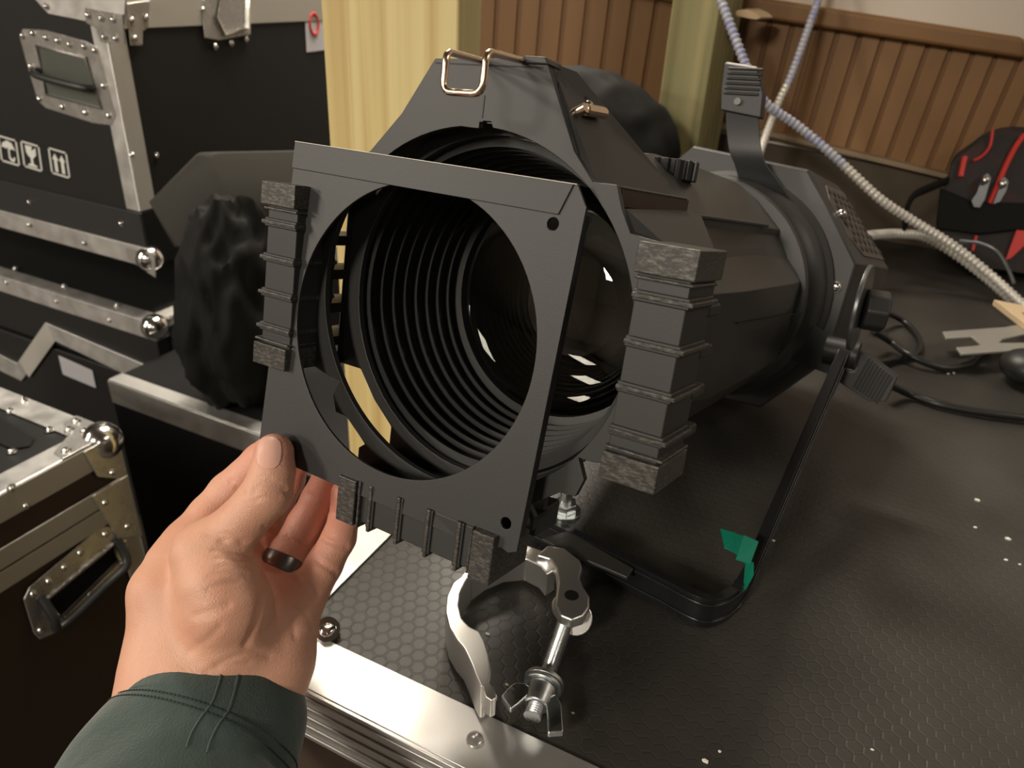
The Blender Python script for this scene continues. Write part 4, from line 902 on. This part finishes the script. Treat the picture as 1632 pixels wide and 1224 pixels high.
# pale chips lying on the case top
CHL = ['large pale chip right of the green tape, highest of the right-hand cluster', 'small pale chip just below the highest chip of the right-hand cluster', 'largest pale chip near the right edge of the case top', 'faint pale chip under the largest one near the right edge',
       'large pale chip at the bottom edge of the case top', 'tiny chip just above the large chip at the bottom edge', 'pale chip inside the curve of the clamp jaw', 'tiny chip on the case top beside the left wing of the wing nut', 'tiny chip right of the wing nut on the black top',
       'tiny chip on the case top right of the yoke arm, lower of two', 'tiny chip on the case top right of the yoke arm, upper of two', 'tiny pale chip on the case top close to the green tape', 'tiny chip between the black cables and the metal bracket', 'tiny chip in the shadow under the side handle',
       'tiny chip at the far right edge below the chip cluster', 'tiny isolated chip near the bottom right of the case top', 'tiny chip in front of the black and red bag', 'tiny chip left of the two under the bracket']
for i, (x, y, s) in enumerate([(1557, 798, 3), (1554, 841, 2), (1606, 860, 3), (1603, 893, 2), (1124, 1214, 3), (1147, 1198, 1.5), (777, 1012, 2.6), (808, 1092, 2), (913, 1137, 1.6), (1237, 797, 1.8), (1237, 791, 1.6), (1233, 862, 1.6), (1520, 595, 1.6), (1318, 637, 1.5), (1625, 900, 1.5), (1390, 1195, 1.5), (1500, 380, 2), (1511, 596, 1.6)]):
    p = T(x, y, .0); h = s * .00036 * (1 + (p[1]) * .6); rnd = random.Random(i); an = rnd.random() * 3
    b = MB(); b.prism([p + arr([h * 1.5 * math.cos(a + an), h * math.sin(a + an) * rnd.uniform(.6, 1.2), 0]) for a in (0, 1.1, 2.3, 3.4, 4.9)], (0, 0, h * .9))
    tag(b.build('wood_chip', M['chip'], smooth=0), CHL[i], 'chip', 'pale wood chips on the case top')

# ---------------------------------------------------------------- person: left hand, forearm, sleeve
def sdf_cone(Pn, a, b, ra, rb):
    ba = b - a; pa = Pn - a; h = np.clip((pa @ ba) / (ba @ ba), 0, 1)
    return np.linalg.norm(pa - h[:, None] * ba, axis=1) - (ra + (rb - ra) * h)
def smin(a, b, k):
    h = np.clip(.5 + .5 * (b - a) / k, 0, 1); return b + (a - b) * h - k * h * (1 - h)
def Q4(t): return DP(t[0], t[1], t[2]), t[3]
CH = {   # chains of (px, py, depth, radius)
 'arm1': ([(262, 1085, .378, .0195), (250, 1150, .365, .0215), (215, 1260, .340, .025)], .012),
 'arm2': ([(330, 1075, .380, .0250), (315, 1150, .368, .0265), (290, 1260, .345, .029)], .012),
 'arm3': ([(410, 1090, .388, .0210), (372, 1160, .383, .0190), (335, 1260, .362, .020)], .012),
 'back': ([(268, 1090, .380, .0200), (271, 1020, .386, .0205), (270, 945, .391, .0200), (285, 900, .398, .0165), (300, 868, .402, .0130)], .014),
 'mid1': ([(330, 1060, .385, .0250), (335, 980, .391, .0240), (345, 910, .400, .0185)], .014),
 'palm': ([(405, 1110, .388, .0220), (436, 1045, .393, .0215), (455, 985, .400, .0180), (474, 948, .4045, .0125)], .012),
 'palm2': ([(385, 1010, .398, .0190), (415, 945, .407, .0150), (415, 930, .410, .0120)], .012),
 'palm3': ([(330, 940, .405, .0170), (375, 895, .413, .0135)], .012),
 'thenar': ([(330, 884, .376, .0165), (350, 930, .371, .0205), (362, 965, .370, .0215), (372, 1010, .376, .0195), (360, 1060, .382, .018)], .009),
}
FG = {
 'thumb': ([(330, 884, .376, .0165), (382, 836, .3745, .0122), (426, 786, .3735, .0122), (434, 752, .3745, .0108), (437, 722, .3772, .0098)], .006),
 'index': ([(300, 872, .402, .0140), (335, 823, .410, .0118), (366, 785, .414, .0112), (415, 735, .411, .0096), (445, 706, .4045, .0084)], .008),
 'middle': ([(384, 900, .416, .0118), (414, 850, .431, .0106), (439, 806, .440, .0098), (460, 765, .438, .0090), (472, 730, .428, .0084)], .008),
 'ring': ([(436, 930, .4065, .0115), (462, 880, .414, .0108), (487, 835, .419, .0101), (508, 795, .418, .0093), (524, 757, .411, .0084)], .008),
 'pinky': ([(489, 950, .4045, .0110), (516, 900, .410, .0100), (540, 858, .412, .0091), (550, 820, .409, .0083), (551, 785, .4025, .0077)], .008),
}
def hand_sdf(Pn):
    d = None
    for nm, (c, k) in CH.items():
        q = [Q4(t) for t in c]; e = None
        for (a, ra), (b2, rb) in zip(q, q[1:]):
            s = sdf_cone(Pn, a, b2, ra, rb); e = s if e is None else smin(e, s, .002)
        d = e if d is None else smin(d, e, k)
    fm = None
    for nm, (c, k) in FG.items():
        q = [Q4(t) for t in c]; e = None
        for (a, ra), (b2, rb) in zip(q, q[1:]):
            s = sdf_cone(Pn, a, b2, ra, rb); e = s if e is None else smin(e, s, .0025)
        fm = e if fm is None else smin(fm, e, .0008)
    return smin(d, fm, .0045)
def surface_nets(f, lo, hi, h):
    ax = [np.arange(l, u, h) for l, u in zip(lo, hi)]; nx, ny, nz = map(len, ax)
    V = np.empty((nx, ny, nz), np.float32)
    yy, zz = np.meshgrid(ax[1], ax[2], indexing='ij')
    for i, x in enumerate(ax[0]):
        V[i] = f(np.stack([np.full(yy.size, x), yy.ravel(), zz.ravel()], 1)).reshape(ny, nz)
    s = V < 0; acc = np.zeros((nx - 1, ny - 1, nz - 1, 3)); cnt = np.zeros((nx - 1, ny - 1, nz - 1))
    import itertools
    for d in range(3):
        for o in itertools.product((0, 1), repeat=2):
            a = [0, 0, 0]; oth = [k for k in range(3) if k != d]; a[oth[0]], a[oth[1]] = o; b = list(a); b[d] = 1
            sl = lambda q: tuple(slice(q[k], (nx, ny, nz)[k] - 1 + q[k]) for k in range(3))
            va, vb = V[sl(a)], V[sl(b)]; cr = (va < 0) != (vb < 0)
            t = np.where(cr, va / np.where(cr, va - vb, 1), 0)
            for k in range(3): acc[..., k] += np.where(cr, (a[k] + (t if k == d else 0)), 0)
            cnt += cr
    ok = cnt > 0; idx = -np.ones(ok.shape, int); idx[ok] = np.arange(ok.sum())
    I = np.argwhere(ok); Pm = (I + acc[ok] / cnt[ok][:, None]) * h + np.array(lo); F = []
    for d in range(3):
        oth = [k for k in range(3) if k != d]
        sl0 = [slice(1, n - 1) for n in (nx, ny, nz)]; sl0[d] = slice(0, (nx, ny, nz)[d] - 1); sl1 = list(sl0); sl1[d] = slice(1, (nx, ny, nz)[d])
        s0, s1 = s[tuple(sl0)], s[tuple(sl1)]; E_ = np.argwhere(s0 != s1); off = np.array([1, 1, 1]); off[d] = 0; E_ = E_ + off
        u = np.zeros(3, int); u[oth[0]] = 1; v = np.zeros(3, int); v[oth[1]] = 1
        q = np.stack([idx[tuple((E_ - u - v).T)], idx[tuple((E_ - v).T)], idx[tuple(E_.T)], idx[tuple((E_ - u).T)]], 1)
        F.append(q)
    return Pm, np.concatenate(F)
allp = [Q4(t) for g in (CH, FG) for c, k in g.values() for t in c]
lo = np.min([p - r for p, r in allp], 0) - .004; hi = np.max([p + r for p, r in allp], 0) + .004
HV, HF = surface_nets(hand_sdf, lo, hi, .00135)
def grad(Pn, e=.0006):
    g = np.stack([hand_sdf(Pn + arr(v) * e) - hand_sdf(Pn - arr(v) * e) for v in ((1, 0, 0), (0, 1, 0), (0, 0, 1))], 1); return g / np.linalg.norm(g, axis=1)[:, None]
def march(x, y, d0=.30, far=.5):
    r = ray(x, y); rn_ = np.linalg.norm(r); d = d0
    for _ in range(80):
        s = hand_sdf((CAM + r * d)[None])[0]
        if s < .00005: return CAM + r * d
        d += s / rn_ * .9
        if d > far: return None
    return CAM + r * d
HN = grad(HV)
disp = np.zeros(len(HV))
def crease(pix, depth, width):
    P = [march(x, y) for x, y in pix]; P = [p for p in P if p is not None]
    if len(P) < 2: return
    P = spline(P, 6) if len(P) > 2 else P
    dm = np.full(len(HV), 9.)
    for a, b in zip(P, P[1:]):
        ba = b - a; pa = HV - a; h = np.clip((pa @ ba) / (ba @ ba), 0, 1); dm = np.minimum(dm, np.linalg.norm(pa - h[:, None] * ba, axis=1))
    global disp
    disp -= depth * np.exp(-(dm / width) ** 2)
for pix, dp, wd in [
    ([(405, 778), (420, 771), (440, 772), (456, 778)], .0006, .0012), ([(402, 787), (422, 780), (445, 781), (460, 788)], .0005, .0012), ([(408, 797), (425, 791), (446, 792)], .0004, .0012),
    ([(404, 766), (418, 761), (432, 762)], .0004, .001),
    ([(368, 766), (378, 778), (388, 786)], .0006, .0013),
    ([(352, 862), (385, 866), (410, 880), (420, 888)], .0007, .0014), ([(340, 876), (375, 878), (402, 888)], .0005, .0012), ([(345, 890), (380, 890), (410, 898)], .0004, .0012), ([(330, 852), (365, 852), (395, 862)], .0004, .0013),
    ([(345, 905), (375, 900), (405, 905)], .0003, .0012), ([(330, 920), (360, 912), (392, 914)], .0003, .0012), ([(330, 940), (355, 930), (380, 928)], .0003, .0012),
    ([(310, 982), (335, 975), (362, 965)], .0006, .0022), ([(350, 1000), (330, 1020), (300, 1040)], .0004, .002),
    ([(418, 905), (420, 930), (415, 965), (405, 1000), (392, 1028)], .0009, .0022),
    ([(424, 906), (450, 908), (478, 918), (505, 945)], .0008, .0015), ([(440, 960), (462, 985), (470, 1015)], .0005, .0015), ([(470, 960), (492, 985), (500, 1015)], .0003, .0014),
    ([(513, 856), (532, 866), (553, 872)], .0008, .0013), ([(504, 893), (520, 904), (536, 914)], .0008, .0013), ([(518, 812), (532, 818), (545, 820)], .0005, .0012),
    ([(457, 852), (474, 860), (488, 868)], .0007, .0012), ([(492, 788), (504, 796), (516, 800)], .0006, .0012), ([(420, 840), (432, 848), (442, 852)], .0005, .0012),
    ([(345, 1060), (372, 1048), (400, 1040), (430, 1046)], .0005, .0016), ([(330, 1070), (360, 1062), (395, 1058)], .0004, .0016),
    ]:
    crease(pix, dp * 1.35, wd)
HV = HV + HN * disp[:, None]
# skin material: warm, slightly translucent, redder at the knuckles and fingertips
m, nt, b_ = new_mat('skin'); Lk = nt.links.new
tc = N(nt, 'ShaderNodeTexCoord'); n1 = N(nt, 'ShaderNodeTexNoise'); n1.inputs['Scale'].default_value = 28; n1.inputs['Detail'].default_value = 5
cr = N(nt, 'ShaderNodeValToRGB'); ee = cr.color_ramp.elements; ee[0].position = .3; ee[1].position = .7; ee[0].color = (.60, .30, .20, 1); ee[1].color = (.69, .395, .275, 1)
Lk(tc.outputs['Object'], n1.inputs['Vector']); Lk(n1.outputs['Fac'], cr.inputs[0])
at_ = N(nt, 'ShaderNodeAttribute'); at_.attribute_name = 'flush'; mx = N(nt, 'ShaderNodeMix', data_type='RGBA'); mx.inputs['B'].default_value = (.67, .29, .21, 1)
Lk(at_.outputs['Fac'], mx.inputs['Factor']); Lk(cr.outputs[0], mx.inputs['A']); Lk(mx.outputs['Result'], b_.inputs['Base Color'])
b_.inputs['Roughness'].default_value = .48; b_.inputs['Subsurface Weight'].default_value = .12; b_.inputs['Subsurface Radius'].default_value = (.006, .002, .001); b_.inputs['Subsurface Scale'].default_value = .6
vo = N(nt, 'ShaderNodeTexVoronoi'); vo.inputs['Scale'].default_value = 900; vo.feature = 'DISTANCE_TO_EDGE'
mpn = N(nt, 'ShaderNodeMapping'); mpn.inputs['Scale'].default_value = (1, .45, .8); Lk(tc.outputs['Object'], mpn.inputs[0]); Lk(mpn.outputs[0], vo.inputs['Vector'])
n2 = N(nt, 'ShaderNodeTexNoise'); n2.inputs['Scale'].default_value = 240; n2.inputs['Detail'].default_value = 4; mp2 = N(nt, 'ShaderNodeMapping'); mp2.inputs['Scale'].default_value = (1, .3, 1); mp2.inputs['Rotation'].default_value = (.4, .3, .5)
Lk(tc.outputs['Object'], mp2.inputs[0]); Lk(mp2.outputs[0], n2.inputs['Vector'])
ad = N(nt, 'ShaderNodeMath', operation='MULTIPLY_ADD'); ad.inputs[1].default_value = 1.5; Lk(vo.outputs['Distance'], ad.inputs[0]); Lk(n2.outputs['Fac'], ad.inputs[2])
bp_ = N(nt, 'ShaderNodeBump'); bp_.inputs['Strength'].default_value = .34; bp_.inputs['Distance'].default_value = .0005; Lk(ad.outputs[0], bp_.inputs['Height']); Lk(bp_.outputs[0], b_.inputs['Normal'])
M['skin'] = m
PE = empty('person', at(DP(330, 1150, .37)), 'left hand in a dark green sleeve holding the gel frame by its lower left corner', 'person')
b = MB(); b.v = [tuple(p) for p in HV]; b.f = [tuple(q) for q in HF.tolist()]; b.mi = [0] * len(b.f)
ho = b.build('hand', M['skin'], PE, smooth=0); ho.data.shade_smooth()
fl = ho.data.attributes.new('flush', 'FLOAT', 'POINT')
red = np.zeros(len(HV))
for t, rr in [((437, 722, .3772), .012), ((445, 706, .4045), .03), ((486, 745, .421), .04), ((520, 762, .413), .035), ((545, 800, .405), .035), ((470, 960, .403), .03), ((400, 860, .42), .03)]:
    red += .38 * np.exp(-(np.linalg.norm(HV - DP(*t), axis=1) / rr) ** 2)
fl.data.foreach_set('value', np.clip(red, 0, 1).astype(np.float32))
# thumbnail, a curved plate on the skin
def patch(c, rx, ry, ang, n=14, off=.0003, th=.0005):
    ring = []; g = []
    for i in range(n + 1):
        row = []
        for j in range(2 * n):
            a = 2 * math.pi * j / (2 * n); r = i / n; ca, sa = math.cos(a), math.sin(a); e_ = (abs(ca) ** 3 + abs(sa) ** 3) ** (-1 / 3)
            u, v = r * rx * ca * e_, r * ry * sa * e_
            x = c[0] + u * math.cos(ang) - v * math.sin(ang); y = c[1] + u * math.sin(ang) + v * math.cos(ang)
            row.append(march(x, y))
        g.append(row)
    return g
g = patch((429, 722), 18.5, 25, .08, n=9)
P0 = np.array([p for row in g for p in row]); G0 = grad(P0)
top = P0 + G0 * .00045; bot = P0 - G0 * .0008; W_ = 18; b = MB(); rr = len(g)
b.v = [tuple(p) for p in top] + [tuple(p) for p in bot]; no = len(top)
for i in range(rr - 1):
    for j in range(W_):
        a, c = i * W_ + j, i * W_ + (j + 1) % W_; b.f.append((a, c, c + W_, a + W_)); b.f.append((a + W_ + no, c + W_ + no, c + no, a + no))
for j in range(W_): a, c = (rr - 1) * W_ + j, (rr - 1) * W_ + (j + 1) % W_; b.f.append((a, c, c + no, a + no))
b.mi = [0] * len(b.f)
M['nail'] = mat('nail', (.70, .40, .32), .38)
b.build('thumbnail', M['nail'], PE, smooth=60)
# ring on the ring finger
ra_, rb_ = DP(436, 930, .4065), DP(462, 880, .414); rc = lerp(ra_, rb_, .62); rd = nrm(rb_ - ra_); u = nrm(np.cross(rd, [0, 0, 1])); v = np.cross(rd, u); rings = []
M['ring'] = mat('dark_tungsten', (.22, .21, .20), .28, 1.0)
pr_ = [(.0112, -.0042), (.0124, -.0036), (.0127, 0), (.0124, .0036), (.0112, .0042), (.0104, 0)]
b = MB(); RR = [[rc + rd * h + r * (math.cos(a) * u + math.sin(a) * v) for r, h in pr_] for a in np.linspace(0, 2 * math.pi, 48, endpoint=False)]; b.loft(RR + [RR[0]], cap=False); b.build('finger_ring', M['ring'], PE)
# sleeve
m, nt, b_ = new_mat('green_knit'); b_.inputs['Base Color'].default_value = (.034, .060, .053, 1); b_.inputs['Roughness'].default_value = .9; b_.inputs['Sheen Weight'].default_value = .4; b_.inputs['Sheen Roughness'].default_value = .5
tc = N(nt, 'ShaderNodeTexCoord'); n1 = N(nt, 'ShaderNodeTexNoise'); n1.inputs['Scale'].default_value = 900; n1.inputs['Detail'].default_value = 3; n2 = N(nt, 'ShaderNodeTexNoise'); n2.inputs['Scale'].default_value = 55
nt.links.new(tc.outputs['Object'], n1.inputs['Vector']); nt.links.new(tc.outputs['Object'], n2.inputs['Vector']); ad = N(nt, 'ShaderNodeMath', operation='MULTIPLY_ADD'); ad.inputs[1].default_value = 4.0
nt.links.new(n2.outputs['Fac'], ad.inputs[0]); nt.links.new(n1.outputs['Fac'], ad.inputs[2]); bp_ = N(nt, 'ShaderNodeBump'); bp_.inputs['Strength'].default_value = .5; bp_.inputs['Distance'].default_value = .0008
nt.links.new(ad.outputs[0], bp_.inputs['Height']); nt.links.new(bp_.outputs[0], b_.inputs['Normal']); M['sleeve'] = m
M['thread'] = mat('dark_thread', (.018, .030, .027), .8)
SL = [(345, 1108, .3830, .0435, .0330), (340, 1136, .3760, .0455, .0345), (330, 1166, .3700, .0470, .0355), (308, 1200, .3610, .0480, .0350), (284, 1250, .3490, .0510, .0370), (262, 1330, .3300, .0540, .0390), (240, 1430, .3080, .0560, .0400)]
lat = nrm(MW @ arr([1, .36, .13]))
def sring(i, dr=0.0, n=72):
    x, y, d, a, bb = SL[i]; c = DP(x, y, d); p_ = DP(*SL[max(i - 1, 0)][:3]); q_ = DP(*SL[min(i + 1, len(SL) - 1)][:3]); axd = nrm(p_ - q_)
    u = nrm(lat - axd * (lat @ axd)); v = np.cross(u, axd); v = v if v @ ray(330, 1118) < 0 else -v
    out = []
    for k in range(n):
        g = 2 * math.pi * k / n; wob = 1 + .012 * math.sin(3 * g + i * 1.3) + .010 * math.sin(7 * g + i * 2.1) * (i > 2) + (.02 * math.sin(5 * g - i * 1.7) if i > 2 else 0)
        out.append(c + (a + dr) * wob * math.cos(g) * u + (bb + dr) * wob * math.sin(g) * v)
    return out
def interp_rings(dr, m=5):
    R0 = [np.array(sring(i, dr)) for i in range(len(SL))]; out = []
    for i in range(len(R0) - 1):
        a, b1, c, d = R0[max(i - 1, 0)], R0[i], R0[i + 1], R0[min(i + 2, len(R0) - 1)]
        for k in range(m):
            t = k / m; out.append(.5 * ((2 * b1) + (-a + c) * t + (2 * a - 5 * b1 + 4 * c - d) * t * t + (-a + 3 * b1 - 3 * c + d) * t ** 3))
    out.append(R0[-1]); return out
outr = interp_rings(0); inr = interp_rings(-.0022)
axd = nrm(DP(*SL[0][:3]) - DP(*SL[1][:3]))
lip = [(np.array(outr[0]) + np.array(inr[0])) / 2 + axd * .0012]
b = MB(); b.loft(inr[::-1][-12:] + lip + outr, cap=False); sl = b.build('sleeve', M['sleeve'], PE, smooth=80)
# hem stitching: two rows of short dashes, and the seam
for row, nm in ((11, 'a'), (13, 'b')):
    R1 = np.array(outr[row]); C1 = R1.mean(0); b = MB()
    R1 = C1 + (R1 - C1) * 1.004
    for k in range(72):
        p, q = R1[k], R1[(k + 1) % 72]
        for t in (0, .5):
            b.tube([lerp(p, q, t + .04), lerp(p, q, t + .36)], .00042, 5)
    b.build('hem_stitching', M['thread'], sl)
cdep = (MW.T @ (np.array(outr[0]).mean(0) - CAM))[2]
def pxk(k): q = MW.T @ (np.array(outr[3][k]) - CAM); return abs(CX + FPX * q[0] / q[2] - 366) + (999 if q[2] > cdep - .004 else 0)
k = min(range(72), key=pxk)
for dk in (-1, 1):
    b = MB(); b.tube([np.array(outr[i][(k + dk) % 72]) + nrm(np.array(outr[i][(k + dk) % 72]) - np.array(outr[i]).mean(0)) * .0000 for i in range(3, 22)], .0006, 6); b.build('seam', M['sleeve'], sl)
